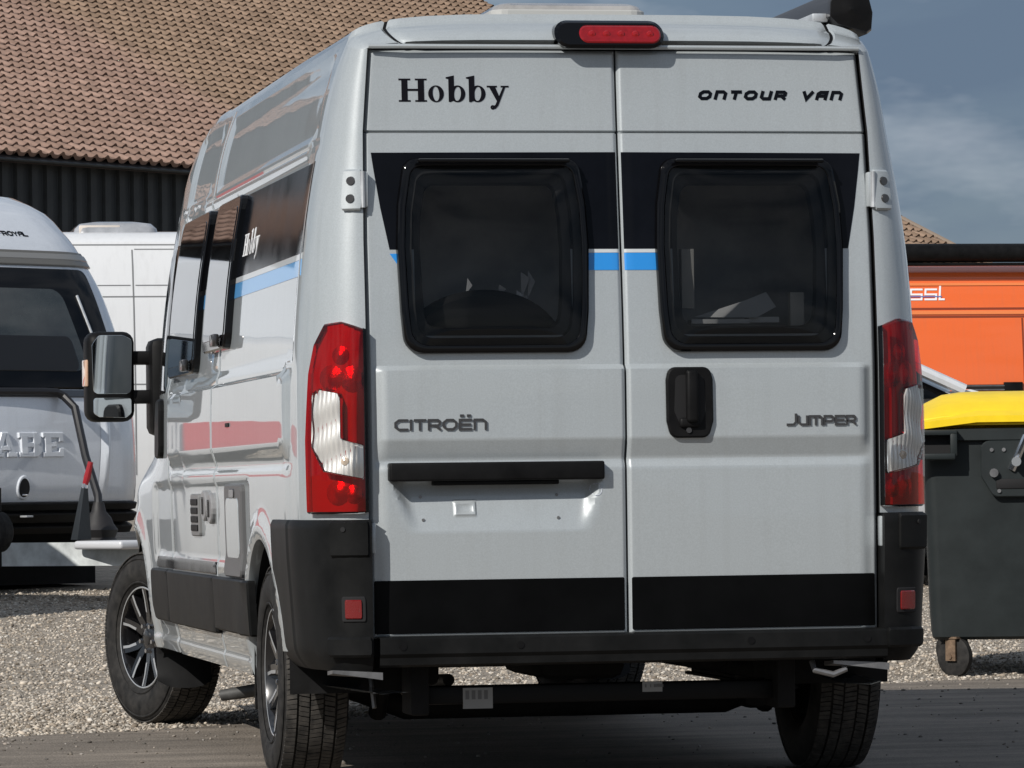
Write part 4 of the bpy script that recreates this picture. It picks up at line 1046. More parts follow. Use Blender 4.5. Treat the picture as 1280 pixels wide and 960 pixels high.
# loose stones: each a low faceted lump
def stones(name, pts, sizes, material, seed, flat=.6):
    rs = np.random.RandomState(seed)
    t = (1+5**.5)/2
    base = np.array([(-1, t, 0), (1, t, 0), (-1, -t, 0), (1, -t, 0), (0, -1, t), (0, 1, t), (0, -1, -t), (0, 1, -t), (t, 0, -1), (t, 0, 1), (-t, 0, -1), (-t, 0, 1)], float); base /= np.linalg.norm(base[0])
    tri = np.array([(0, 11, 5), (0, 5, 1), (0, 1, 7), (0, 7, 10), (0, 10, 11), (1, 5, 9), (5, 11, 4), (11, 10, 2), (10, 7, 6), (7, 1, 8), (3, 9, 4), (3, 4, 2), (3, 2, 6), (3, 6, 8), (3, 8, 9), (4, 9, 5), (2, 4, 11), (6, 2, 10), (8, 6, 7), (9, 8, 1)])
    n = len(pts); V = np.empty((n, 12, 3)); jit = 1+rs.uniform(-.3, .3, (n, 12, 1)); ang = rs.uniform(0, 6.28, n)
    sx_, sy_, sz_ = rs.uniform(.7, 1.3, (3, n)); b = base[None]*jit
    q = np.stack([b[..., 0]*sx_[:, None], b[..., 1]*sy_[:, None], b[..., 2]*sz_[:, None]*flat], -1)
    tl = rs.uniform(-.6, .6, n)[:, None]; q = np.stack([q[..., 0], q[..., 1]*np.cos(tl)-q[..., 2]*np.sin(tl), q[..., 1]*np.sin(tl)+q[..., 2]*np.cos(tl)], -1)
    ca, sa = np.cos(ang)[:, None], np.sin(ang)[:, None]
    V[..., 0] = (q[..., 0]*ca-q[..., 1]*sa)*sizes[:, None]+pts[:, 0:1]; V[..., 1] = (q[..., 0]*sa+q[..., 1]*ca)*sizes[:, None]+pts[:, 1:2]; V[..., 2] = q[..., 2]*sizes[:, None]+pts[:, 2:3]
    F = (tri[None]+(np.arange(n)*12)[:, None, None]).reshape(-1, 3)
    me = bpy.data.meshes.new(name); me.vertices.add(n*12); me.vertices.foreach_set('co', V.reshape(-1)); me.loops.add(len(F)*3); me.loops.foreach_set('vertex_index', F.reshape(-1).astype(np.int32))
    me.polygons.add(len(F)); me.polygons.foreach_set('loop_start', np.arange(0, len(F)*3, 3, dtype=np.int32)); me.update(calc_edges=True)
    c = me.color_attributes.new('tone', 'FLOAT_COLOR', 'POINT'); tone = np.repeat(rs.uniform(0, 1, n), 12); hue = np.repeat(rs.uniform(0, 1, n), 12)
    c.data.foreach_set('color', np.stack([tone, hue, tone, np.ones(n*12)], -1).reshape(-1).astype(np.float32))
    me.materials.append(material); o = bpy.data.objects.new(name, me); COL.objects.link(o); return stuff(o)
def stone_mat(name, lo, mid, hi):
    m = bpy.data.materials.new(name); m.use_nodes = True; t = m.node_tree; b = t.nodes['Principled BSDF']; L = t.links.new; b.inputs['Roughness'].default_value = .9
    a = t.nodes.new('ShaderNodeAttribute'); a.attribute_name = 'tone'; s_ = t.nodes.new('ShaderNodeSeparateColor'); L(a.outputs['Color'], s_.inputs[0])
    r = t.nodes.new('ShaderNodeValToRGB'); r.color_ramp.elements[0].color = (*lo, 1); r.color_ramp.elements[1].color = (*hi, 1); e = r.color_ramp.elements.new(.5); e.color = (*mid, 1); L(s_.outputs[0], r.inputs['Fac'])
    mx = t.nodes.new('ShaderNodeMixRGB'); mx.blend_type = 'MULTIPLY'; mx.inputs['Fac'].default_value = .5; L(r.outputs['Color'], mx.inputs['Color1'])
    r2 = t.nodes.new('ShaderNodeValToRGB'); r2.color_ramp.elements[0].color = (1, .88, .76, 1); r2.color_ramp.elements[1].color = (.88, .93, 1, 1); L(s_.outputs[1], r2.inputs['Fac']); L(r2.outputs['Color'], mx.inputs['Color2'])
    L(mx.outputs['Color'], b.inputs['Base Color']); return m
STONE = stone_mat('limestone_chips', (.155, .132, .105), (.36, .32, .268), (.62, .57, .495))
rs = np.random.RandomState(3)
def fan(n, y0, y1, far):
    """points spread over the part of the yard in view, thinner with distance"""
    y = y0+(y1-y0)*rs.uniform(0, 1, n)**far; a = rs.uniform(-.005, .305, n)
    x = -3.03+a*(y+14.15); return x, y
x, y = fan(85000, 3.2, 17.5, 1.15)
ok = np.array([yy > asphalt_edge(xx)-.02 for xx, yy in zip(x, y)]); x, y = x[ok], y[ok]
sz = rs.uniform(.0035, .0105, len(x))*np.where(rs.uniform(0, 1, len(x)) > .93, 1.7, 1); z = np.array([gz(v) for v in y])+sz*.25
stones('gravel_stones', np.stack([x, y, z], -1), sz, STONE, 5)
x, y = fan(4200, -1.0, 7.8, .8); ok = np.array([yy < asphalt_edge(xx)+.05 for xx, yy in zip(x, y)]); d = np.array([asphalt_edge(xx)-yy for xx, yy in zip(x, y)])
ok &= rs.uniform(0, 1, len(x)) < np.exp(-np.maximum(d, 0)/.7)+.12
x, y = x[ok], y[ok]; sz = rs.uniform(.003, .009, len(x)); z = .004+np.array([gz(v) for v in y])+sz*.3
stones('loose_chippings', np.stack([x, y, z], -1), sz, stone_mat('dusty_chips', (.08, .072, .063), (.18, .165, .145), (.34, .31, .28)), 8)

# ================================================================== TILED BUILDING AT THE BACK
def tile_mat():
    m = bpy.data.materials.new('clay_tiles'); m.use_nodes = True; t = m.node_tree; b = t.nodes['Principled BSDF']; L = t.links.new
    b.inputs['Roughness'].default_value = .85
    g = t.nodes.new('ShaderNodeNewGeometry'); oi = t.nodes.new('ShaderNodeObjectInfo'); tcn = t.nodes.new('ShaderNodeTexCoord'); at = t.nodes.new('ShaderNodeAttribute'); at.attribute_name = 'tone'
    sp = t.nodes.new('ShaderNodeSeparateColor'); L(at.outputs['Color'], sp.inputs[0])
    ad = t.nodes.new('ShaderNodeMath'); ad.operation = 'ADD'; L(sp.outputs[0], ad.inputs[0]); L(oi.outputs['Random'], ad.inputs[1])
    fr = t.nodes.new('ShaderNodeMath'); fr.operation = 'FRACT'; L(ad.outputs[0], fr.inputs[0])
    r = t.nodes.new('ShaderNodeValToRGB'); e = r.color_ramp.elements
    e[0].color = (.195, .125, .094, 1); e[1].color = (.285, .188, .147, 1); q = e.new(.5); q.color = (.238, .154, .119, 1); L(fr.outputs[0], r.inputs['Fac'])
    n = t.nodes.new('ShaderNodeTexNoise'); n.inputs['Scale'].default_value = 6; n.inputs['Detail'].default_value = 6; L(g.outputs['Position'], n.inputs['Vector'])
    n2 = t.nodes.new('ShaderNodeTexNoise'); n2.inputs['Scale'].default_value = .25; n2.inputs['Detail'].default_value = 5; L(g.outputs['Position'], n2.inputs['Vector'])
    # the older, moss-stained length of the roof begins a few metres along the ridge
    dt = t.nodes.new('ShaderNodeVectorMath'); dt.operation = 'DOT_PRODUCT'; L(g.outputs['Position'], dt.inputs[0]); dt.inputs[1].default_value = (.7396, .673, 0)
    wob = t.nodes.new('ShaderNodeMath'); wob.operation = 'MULTIPLY_ADD'; wob.inputs[1].default_value = 3.0; L(n2.outputs['Fac'], wob.inputs[0]); L(dt.outputs['Value'], wob.inputs[2])
    mr = t.nodes.new('ShaderNodeMapRange'); mr.inputs['From Min'].default_value = MOSS0; mr.inputs['From Max'].default_value = MOSS0+1.6; L(wob.outputs[0], mr.inputs['Value'])
    mx = t.nodes.new('ShaderNodeMixRGB'); L(r.outputs['Color'], mx.inputs['Color1'])
    r3 = t.nodes.new('ShaderNodeValToRGB'); r3.color_ramp.elements[0].color = (.165, .112, .070, 1); r3.color_ramp.elements[1].color = (.245, .172, .112, 1); L(fr.outputs[0], r3.inputs['Fac'])
    L(r3.outputs['Color'], mx.inputs['Color2'])
    fm = t.nodes.new('ShaderNodeMath'); fm.operation = 'MULTIPLY'; L(mr.outputs['Result'], fm.inputs[0]); fm.inputs[1].default_value = .7; L(fm.outputs[0], mx.inputs['Fac'])
    mu = t.nodes.new('ShaderNodeMixRGB'); mu.blend_type = 'MULTIPLY'; mu.inputs['Fac'].default_value = .55; L(mx.outputs['Color'], mu.inputs['Color1']); L(n.outputs['Color'], mu.inputs['Color2'])
    r5 = t.nodes.new('ShaderNodeMapRange'); r5.inputs['From Min'].default_value = .3; r5.inputs['From Max'].default_value = .7; r5.inputs['To Min'].default_value = .82; r5.inputs['To Max'].default_value = 1.16; L(n.outputs['Fac'], r5.inputs['Value'])
    sc = t.nodes.new('ShaderNodeVectorMath'); sc.operation = 'SCALE'; L(mx.outputs['Color'], sc.inputs[0]); L(r5.outputs['Result'], sc.inputs['Scale'])
    L(sc.outputs['Vector'], b.inputs['Base Color'])
    return m
EV = Vector((.7396, .673, 0)); NV = Vector((.673, -.7396, 0))          # along the eave, and out of the wall
PITCH = math.radians(26); CW, CL_ = .30, .345
E0 = Vector((4.424, 69.292, 7.101))
MOSS0 = E0.dot(EV)+9.2
TILEM = tile_mat()
UPV = (-NV*math.cos(PITCH)+Vector((0, 0, 1))*math.sin(PITCH)).normalized(); NRM = EV.cross(UPV).normalized()
if NRM.z < 0: NRM = -NRM
def tile_geo(M=None):
    """one pantile: roll on the left, trough on the right, thick butt at the lower end; local x along the eave, y up the slope"""
    prof = [(-.150, .012), (-.135, .040), (-.10, .072), (-.06, .069), (-.025, .034), (.01, .008), (.07, .0), (.125, .006), (.152, .020)]
    V = []
    for yy, dz in ((0, .060), (.40, .0)):
        V += [(x, yy-.012*(z > .03), z+dz) for x, z in prof]
    n = len(prof); V += [(x, .012, z-.02) for x, z in prof]
    F = [(i, i+1, n+i+1, n+i) for i in range(n-1)]+[(i+1, i, 2*n+i, 2*n+i+1) for i in range(n-1)]
    return V, F
def roof_frame(o): return Matrix((EV, UPV, NRM)).transposed().to_4x4(), o
def make_roof(parent, origin, c0, c1, rows_, single_ok, name='roof_tile', n_single=300, seed=2):
    R3 = Matrix((EV, UPV, NRM)).transposed()
    V, F = tile_geo(); me = bpy.data.meshes.new(name); me.from_pydata(V, [], F); me.materials.append(TILEM); me.shade_smooth(); me.set_sharp_from_angle(angle=math.radians(50))
    rnd = random.Random(seed); mb = MB(); tone = []; k = 0
    for r in range(rows_):
        for c in range(c0, c1):
            p = origin+EV*(c*CW+rnd.uniform(-.006, .006))+UPV*(r*CL_+rnd.uniform(-.012, .012)); rot = rnd.uniform(-.018, .018)
            M = Matrix.Translation(p) @ R3.to_4x4() @ Matrix.Rotation(rot, 4, 'Z') @ Matrix.Rotation(rnd.uniform(-.012, .012), 4, 'X')
            if single_ok(r, c) and k < n_single:
                o = bpy.data.objects.new(name, me); COL.objects.link(o); o.parent = parent; o.matrix_local = parent.matrix_local.inverted() @ M if 0 else M; k += 1
            else:
                mb.add([M @ Vector(v) for v in V], F); tone += [rnd.random()]*len(V)
    if mb.v:
        o = mb.build('roof_tiling', TILEM, parent, angle=50, fixn=False); stuff(o)
        ca = o.data.color_attributes.new('tone', 'FLOAT_COLOR', 'POINT'); ca.data.foreach_set('color', np.repeat(np.array(tone, np.float32), 4))
    return k
hall = thing('tiled_building', 'long building with clay tiled roof and dark ribbed cladding behind the caravan', 'building')
CLAD = mat('dark_cladding', (.010, .014, .017), .5, noise=(2.0, .5, (.022, .027, .030)))
# roof deck under the tiles, then the tiles
ROWS = 42
def slab(o, u0, u1, rows_, off=-.035, th=.10):
    P = []
    for uu in (u0, u1):
        for rr in (-.05, rows_*CL_+.1): P.append(o+EV*uu+UPV*rr+NRM*off)
    Q = [p-NRM*th for p in P]
    m = MB(); m.add(P+Q, [(0, 2, 3, 1), (4, 5, 7, 6), (0, 1, 5, 4), (2, 6, 7, 3), (0, 4, 6, 2), (1, 3, 7, 5)]); return m
U0, U1 = -34.0, 28.9
UM = -4.2
rf = slab(E0, UM, U1, ROWS).build('roof', mat('roof_deck', (.03, .022, .02), .9), hall, angle=0)
wing = slab(E0, U0, UM-.02, 10).build('roof', mat('roof_deck', (.03, .022, .02), .9), hall, angle=0)
make_roof(wing, E0, int(U0/CW)+1, int(UM/CW), 10, lambda r, c: False, seed=5)
make_roof(rf, E0, int(UM/CW), int(U1/CW), ROWS, lambda r, c: -10 <= c <= 9 and r < 17)
# far slope and gables close the house behind
RT = E0+UPV*(ROWS*CL_+.1); BK = RT+(-NV*math.cos(PITCH)-Vector((0, 0, 1))*math.sin(PITCH))*(ROWS*CL_)
b_ = MB(); b_.add([RT+EV*UM, RT+EV*U1, BK+EV*U1, BK+EV*UM], [(0, 1, 2, 3)]); b_.build('rear_roof', TILEM, hall, angle=0)
rd = MB(); rd.tube([RT+EV*UM+Vector((0, 0, .02)), RT+EV*U1+Vector((0, 0, .02))], .12, 12); rd.build('ridge', TILEM, hall)
WO = E0-NV*.45; GB = .80
for uu in (UM+.3, U1-.3):
    b_ = MB(); a, c = WO+EV*uu, BK+NV*.4+EV*uu; t_ = RT+EV*uu-Vector((0, 0, .15))
    b_.add([Vector((a.x, a.y, GB)), Vector((a.x, a.y, E0.z+.05)), t_, Vector((c.x, c.y, E0.z+.05)), Vector((c.x, c.y, GB))], [(0, 1, 2, 3, 4)]); b_.build('gable_wall', CLAD, hall, angle=0)
bw = MB(); A = WO+EV*(U0+.3); B = WO+EV*(U1-.3)
bw.add([Vector((A.x, A.y, GB)), Vector((B.x, B.y, GB)), Vector((B.x, B.y, E0.z+.1)), Vector((A.x, A.y, E0.z+.1))], [(0, 1, 2, 3)]); bw.build('wall', CLAD, hall, angle=0)
# cladding boards: standing trapezoid ribs, each its own piece
bp_ = bpy.data.meshes.new('cladding_board'); mb = MB()
w_ = .395; pr = [(0, 0), (.02, .005), (.05, .075), (.20, .075), (.23, .005), (w_-.008, .005), (w_-.008, 0)]
mb.grid([[(u, -v, z) for u, v in pr] for z in (GB, E0.z-.02)]); bp_.from_pydata(mb.v, [], mb.f); bp_.materials.append(CLAD)
for k in range(int((U1-U0-.6)/w_)):
    p = WO+NV*.02+EV*(U0+.3+k*w_); o = bpy.data.objects.new('cladding_board', bp_); COL.objects.link(o); o.parent = hall
    o.location = (p.x, p.y, 0); o.rotation_euler = (0, 0, math.atan2(EV.y, EV.x))
so_ = MB(); a = E0-NV*.02-NRM*.09; so_.add([a+EV*U0, a+EV*U1, WO+EV*U1+Vector((0, 0, -.05)), WO+EV*U0+Vector((0, 0, -.05))], [(0, 1, 2, 3)]); so_.build('soffit', CLAD, hall, angle=0)
gt = MB(); gt.tube([E0+EV*U0+NV*.03+Vector((0, 0, -.09)), E0+EV*U1+NV*.03+Vector((0, 0, -.09))], .035, 8); gt.build('eave_board', CLAD, hall)

# second roof: gable end showing beside the van
H0 = Vector((24.78, 82.28, 6.24))
cot = thing('tiled_house', 'house whose brown tiled verge rises behind the orange van', 'house')
ho_ = H0-UPV*1.3-EV*7.3+EV*.0
rf2 = slab(ho_, -.1, 7.3, 14).build('roof', mat('roof_deck', (.03, .022, .02), .9), cot, angle=0)
make_roof(rf2, ho_, 0, 24, 14, lambda r, c: c >= 16 and r < 12, n_single=90, seed=9)
vb = MB(); a = ho_+EV*7.30; vb.tube([a+NRM*.03, a+UPV*(14*CL_)+NRM*.03], .055, 8); vb.build('verge', mat('verge_board', (.22, .17, .13), .8), cot)
wl = MB(); WO2 = ho_-NV*.4; D2 = 14*CL_*math.cos(PITCH)
for (p, q) in ((0, 7.1), ):
    P = [WO2+EV*p, WO2+EV*q, WO2+EV*q-NV*(2*D2), WO2+EV*p-NV*(2*D2)]
    V = [Vector((v.x, v.y, .8)) for v in P]+[Vector((v.x, v.y, ho_.z)) for v in P]; wl.add(V, [(0, 1, 5, 4), (1, 2, 6, 5), (2, 3, 7, 6), (3, 0, 4, 7)])
    rt_ = ho_+UPV*(14*CL_)-Vector((0, 0, .2)); wl.add([V[5], V[6], rt_+EV*q], [(0, 1, 2)]); wl.add([V[4], V[7], rt_+EV*p], [(0, 1, 2)])
wl.build('wall', mat('house_render', (.42, .38, .33), .9, noise=(2, .15)), cot, angle=0)
r2_ = MB(); t0 = ho_+UPV*(14*CL_); d_ = (-NV*math.cos(PITCH)-Vector((0, 0, 1))*math.sin(PITCH))*(14*CL_); r2_.add([t0, t0+EV*7.3, t0+EV*7.3+d_, t0+d_], [(0, 1, 2, 3)]); r2_.build('rear_roof', TILEM, cot, angle=0)
# ================================================================== CARAVAN ON THE LEFT
# local frame: +y forward (towards the drawbar), x to the caravan's right-hand side seen from the front is -x
CAR_C = Vector((-.50, 17.0, gz(17.0)))
FD = Vector((math.sin(math.radians(35)), -math.cos(math.radians(35)), 0))
crv = thing('caravan', 'silver touring caravan with wide tinted front window, raised lettering and drawbar', 'caravan', CAR_C, math.atan2(-FD.x, FD.y))
crv.scale = (1, 1, 1.03)
FP = smooth_tab([(.42, -.10), (.55, .0), (.85, .05), (1.15, .03), (1.40, -.03), (1.80, -.17), (2.18, -.36), (2.45, -.58), (2.62, -.85), (2.72, -1.25), (2.76, -1.8)])
HW = 1.17
def cx_front(s, z):
    """front shell: s = -1..1 across"""
    r = .42+.15*sstep(1.6, 2.6, z); hw = HW-.06*sstep(1.9, 2.7, z)
    a = abs(s)*hw; d = max(0, a-(hw-r)); return FP(z)-.05*(a/hw)**2-(r-math.sqrt(max(0, r*r-d*d)))*.95
def CF(x, z, h):
    s = max(-1, min(1, x/(HW-.06*sstep(1.9, 2.7, z)))); e = .01
    p = Vector((x, cx_front(s, z), z)); dx = (cx_front(min(1, s+e), z)-cx_front(max(-1, s-e), z))/(2*e*HW); dz = (FP(z+.02)-FP(z-.02))/.04
    n = Vector((-dx, 1, -dz)).normalized(); p += n*h; return (p.x, p.y, p.z)
m = MB(); zs = frange(.42, 2.76, .06); G = []
for z in zs:
    hw = HW-.06*sstep(1.9, 2.7, z); row = []
    row.append((-hw, -5.6, z))
    for k in range(41):
        s = math.sin((k/40-.5)*PI); row.append((s*hw, cx_front(s, z), z))
    row.append((hw, -5.6, z)); G.append(row)
m.grid(G); m.add(G[-1], [tuple(range(len(G[-1])))]); m.add([G[0][0], G[0][-1], G[-1][-1], G[-1][0]], [(0, 1, 2, 3)])
m.build('body', KPAINT, crv, angle=50)
ul = frange(-1.05, 1.05, .1); vl = frange(.5, 2.5, .08)
w = MB(); wo = roundpoly([(-.86, 1.36), (.86, 1.36), (.82, 2.16), (-.82, 2.16)], [.14, .14, .05, .05], 5)
patch(w, wo, CF, .012, -.01, us=ul, vs=vl, bev=.01); wf = w.build('front_window', GLOSSBLK, crv, angle=30)
w = MB(); patch(w, roundpoly([(-.58, 1.47), (.70, 1.47), (.64, 2.02), (-.50, 2.02)], .10, 5), CF, .016, .01, us=ul, vs=vl, bev=.002); w.build('pane', mat('smoked_window', (.030, .034, .032), .06, coat=1.0, noise=(3, .5)), wf, angle=40)
for (x0, x1, z0, z1) in ((-.5, .35, 1.47, 1.70),):
    w = MB(); patch(w, roundpoly([(x0, z0), (x1, z0), (x1-.03, z1), (x0+.03, z1)], .05, 4), CF, .0185, .012, us=ul, vs=vl, bev=.001); w.build('seat_back', mat('dark_seat', (.006, .006, .007), .4), wf)
for x0 in (-.70, ):
    w = MB(); w.tube([CF(x0, 1.62, .02), CF(x0+.06, 1.98, .02)], .010, 8); w.build('window_stay', ZINC, wf)
# trim rails over the window, skylight hump on the roof
for (z0, z1, mt, h) in ((2.19, 2.225, mat('trim_bronze', (.20, .19, .17), .35, metal=.5), .018), (2.228, 2.262, mat('trim_pale', (.34, .33, .31), .3, metal=.5), .022), (2.265, 2.285, mat('trim_bronze', (.20, .19, .17), .35), .014)):
    w = MB(); patch(w, [(-1.04, z0), (1.04, z0), (1.04, z1), (-1.04, z1)], CF, h, -.01, us=ul, bev=.004); w.build('trim_rail', mt, crv, angle=40)
w = MB(); patch(w, rrect(-1.05, 1.05, 1.30, 1.34, .01, 2), CF, .012, -.01, us=ul, bev=.004); w.build('window_rail', mat('rail_blue_grey', (.05, .06, .075), .35), crv, angle=40)
w = MB(); w.rbox(-.20, .60, -2.2, -1.5, 2.72, 2.86, .04, 3); w.build('roof_light', mat('roof_light_white', (.78, .79, .80), .3), crv)
# raised slab-serif letters on the front panel
def slab_letter(mb, polys, x, z, S):
    for i, P in enumerate(polys): patch(mb, [(x-px*S, z+pz*S*.76) for px, pz in P][::-1], CF, .016+.0008*(i % 3), -.004, us=[], bev=.007)
K_ = [[(0, 0), (.42, 0), (.42, .16), (.33, .16), (.33, .84), (.42, .84), (.42, 1), (0, 1), (0, .84), (.09, .84), (.09, .16), (0, .16)], [(.33, .42), (.58, .84), (.52, .84), (.52, 1), (.92, 1), (.92, .84), (.84, .84), (.62, .52), (.86, .16), (.95, .16), (.95, 0), (.54, 0), (.54, .16), (.60, .16), (.33, .58)]]
A_ = [[(0, 0), (.40, 0), (.40, .15), (0, .15)], [(.60, 0), (1, 0), (1, .15), (.60, .15)], [(.08, .1), (.30, .1), (.56, 1), (.38, 1)], [(.70, .1), (.92, .1), (.64, 1), (.46, 1)], [(.28, .28), (.72, .28), (.66, .44), (.34, .44)]]
B_ = [[(0, 0), (.66, 0), (.66, .17), (0, .17)], [(0, .83), (.66, .83), (.66, 1), (0, 1)], [(.09, .12), (.34, .12), (.34, .88), (.09, .88)], [(.30, .42), (.66, .42), (.66, .58), (.30, .58)], [(.62, 0), (.78, 0), (.92, .14), (.92, .40), (.80, .5), (.62, .5)], [(.62, .5), (.80, .5), (.92, .62), (.92, .87), (.78, 1), (.62, 1)]]
E_ = [[(0, 0), (.88, 0), (.88, .34), (.72, .34), (.70, .18), (.34, .18), (.34, .43), (.56, .43), (.56, .60), (.34, .60), (.34, .82), (.70, .82), (.72, .66), (.88, .66), (.88, 1), (0, 1), (0, .84), (.09, .84), (.09, .16), (0, .16)]]
KX = .574
lt = MB()
for P, off in ((K_, 0), (A_, 1.08), (B_, 2.2), (E_, 3.24)): slab_letter(lt, P, KX-off*.2, .905, .2)
lt.build('lettering', KPAINT, crv, angle=20)
lt = MB(); letter_strokes(lt, 'ROYAL', lambda x, z, h: CF(-x, z, h), .22, .44, 2.395, .026, .007, .3, h=.003, base=-.001); lt.build('royal_lettering'.replace('royal_', 'small_'), FOIL, crv, angle=0)
lt = MB()
for k in range(5): a = PI/2+2*PI*k/5; lt.box(-.006, .006, 0, .003, .006, .024, Matrix.Translation(CF(-.18, 2.408, .001)) @ Matrix.Rotation(a, 4, 'Y'))
lt.build('emblem', FOIL, crv, angle=0)
# oval locker handles, bumper rail, lights
for x in (.09, .97):
    h_ = MB(); patch(h_, [(x+.055*math.cos(2*PI*k/24), .69+(.085 if math.sin(2*PI*k/24) > 0 else .06)*math.sin(2*PI*k/24)) for k in range(24)], CF, .010, -.004, us=[x], bev=.008); ho = h_.build('locker_handle', KPAINT, crv, angle=30)
    h_ = MB(); patch(h_, [(x+.045*math.cos(2*PI*k/24), .69+(.072 if math.sin(2*PI*k/24) > 0 else .05)*math.sin(2*PI*k/24)) for k in range(24)], CF, .0112, .005, us=[x]); h_.build('handle_dish', DARK, ho)
    h_ = MB(); h_.rbox(-.022, .022, -.004, .012, -.006, .006, .003); h_.xform(Matrix.Translation(CF(x, .655, .012))); h_.build('latch', CHROME, ho)
cr = MB()
G = []
for k in range(9):
    t = k/8; G.append([CF(-.62-.05*t, .62+.62*t, .0+.05*math.sin(PI*t)*(1-abs(q))) for q in (1,)]+[CF(-.62-.05*t+q*.05, .62+.62*t, .035*math.sin(PI*t)*(1-abs(q))) for q in (-.9, -.3, 0, .3, .9)])
cr.grid(G); cr.build('panel_crease', KPAINT, crv, angle=60)
for (z0, z1, h) in ((.40, .47, .06), (.50, .545, .05), (.565, .60, .03)):
    r_ = MB(); patch(r_, [(-1.0, z0), (1.0, z0), (1.0, z1), (-1.0, z1)], CF, h, -.06, us=ul, bev=.006); r_.build('bumper_rail', BLK, crv, angle=40)
for x in (.72, -.45, .1):
    r_ = MB(); r_.rbox(x-.03, x+.03, .05, .12, .505, .518, .003); r_.build('rail_reflector', ZINC, crv)
# chassis: drawbar arms, coupling, jockey wheel, brake lever, bellows, cable
for sx in (-1, 1):
    ch = MB(); P0 = Vector((sx*.78, -.2, .27)); P1 = Vector((sx*.09, 1.35, .27)); d = (P1-P0).normalized(); nrm = Vector((d.y, -d.x, 0))
    V = []
    for p in (P0, P1):
        for a, b in ((-.03, -.075), (.03, -.075), (.03, .075), (-.03, .075)): V.append(p+nrm*a+Vector((0, 0, b)))
    ch.add(V, [(0, 1, 2, 3), (4, 7, 6, 5), (0, 4, 5, 1), (1, 5, 6, 2), (2, 6, 7, 3), (3, 7, 4, 0)]); ch.build('drawbar_arm', mat('galvanised', (.55, .58, .58), .45, metal=.3, noise=(7, .3)), crv, angle=0)
hd = MB(); hd.rbox(-.02, .40, .92, 1.40, .30, .355, .02, 3); hd.build('drawbar_cover', mat('cover_grey', (.62, .63, .65), .35, metal=.2), crv)
hd = MB(); hd.rbox(-.02, .06, 1.0, 1.3, .20, .30, .012); hd.build('cross_piece', ZINC, crv)
bp = MB(); bp.tube([(0, 1.25, .31), (0, 1.5, .31), (0, 1.62, .33), (0, 1.70, .31)], [.04, .05, .05, .04], 12); bp.build('coupling_head', BLK, crv)
lv = MB(); lv.add([(.14, .80, .36), (.26, .80, .36), (.25, .72, .36), (.14, .72, .36), (.165, .80, .70), (.195, .80, .70), (.195, .77, .70), (.165, .77, .70)], [(0, 1, 5, 4), (1, 2, 6, 5), (2, 3, 7, 6), (3, 0, 4, 7), (4, 5, 6, 7)]); lvo = lv.build('brake_lever', mat('lever_dark', (.03, .035, .04), .4, metal=.3), crv, angle=0)
lv = MB(); lv.tube([(.178, .785, .71), (.170, .80, .76), (.155, .82, .86)], [.018, .024, .018], 10); lv.build('lever_grip', mat('grip_red', (.30, .012, .02), .4), lvo)
lv = MB(); lv.tube([(.18, .785, .69), (.178, .785, .72)], .02, 10); lv.build('lever_collar', CHROME, lvo)
bx = MB(); bx.lathe([(.28, .10), (.33, .14), (.37, .11), (.42, .13), (.46, .10), (.50, .085), (.54, .05), (.60, .035)], 'z', 16, (-.08, .62, 0)); bx.build('bellows', mat('bellows_black', (.012, .011, .012), .6), crv, angle=30)
cb = MB(); cb.tube([CF(.8, 1.325, .02), CF(-.12, 1.325, .03), CF(-.22, 1.32, .035), CF(-.27, 1.29, .05), CF(-.29, 1.2, .12), (-.20, .35, .90), (-.11, .58, .64), (-.08, .62, .55)], .028, 10); cb.build('cable', mat('cable_black', (.010, .010, .012), .45), crv)
gc = MB(); gc.lathe([(.42, .001), (.42, .05), (.68, .05), (.72, .02), (.80, .02), (.80, .001)], 'z', 16, (-.34, .80, -.10)); gc.build('gas_strut', ZINC, crv)
pg = MB(); pg.tube([(.12, 1.42, .29), (.12, 1.50, .29)], [.045, .045], 14); pgo = pg.build('plug', BLK, crv)
pg = MB(); pg.tube([(.12, 1.50, .29), (.12, 1.525, .29)], [.038, .03], 14); pg.build('plug_cap', mat('plug_blue', (.03, .09, .45), .4), pgo)
pg = MB(); pg.tube([(.10, 1.46, .29), (-.06, 1.48, .26), (-.18, 1.4, .23), (-.22, 1.2, .25)], .012, 8); pg.build('plug_cable', BLK, crv)
jw = MB(); jw.tube([(.86, .70, .20), (.86, .70, .70)], .03, 12); jwo = jw.build('jockey_wheel', BLK, crv)
jw = MB(); jw.lathe([(-.05, .02), (-.05, .11), (-.03, .13), (.03, .13), (.05, .11), (.05, .02)], 'x', 24, (.86, .70, .42)); jw.build('wheel_tyre', TYRE, jwo)
for sx in (-1, 1):
    wl_ = MB(); wl_.lathe([(-.10, .18), (-.10, .29), (-.07, .32), (.07, .32), (.10, .29), (.10, .18)], 'x', 32, (sx*.98, -2.9, .31)); wl_.lathe([(-.09, .18), (-.05, .17), (-.05, .001)], 'x', 24, (sx*.98, -2.9, .31)); wl_.build('wheel', TYRE, crv)
ub = MB(); ub.box(-1.0, 1.0, -5.3, -.5, .05, .44); ub.build('chassis_and_shade', UNDER, crv)  # underframe block carried down near the ground, its black standing in for shadow

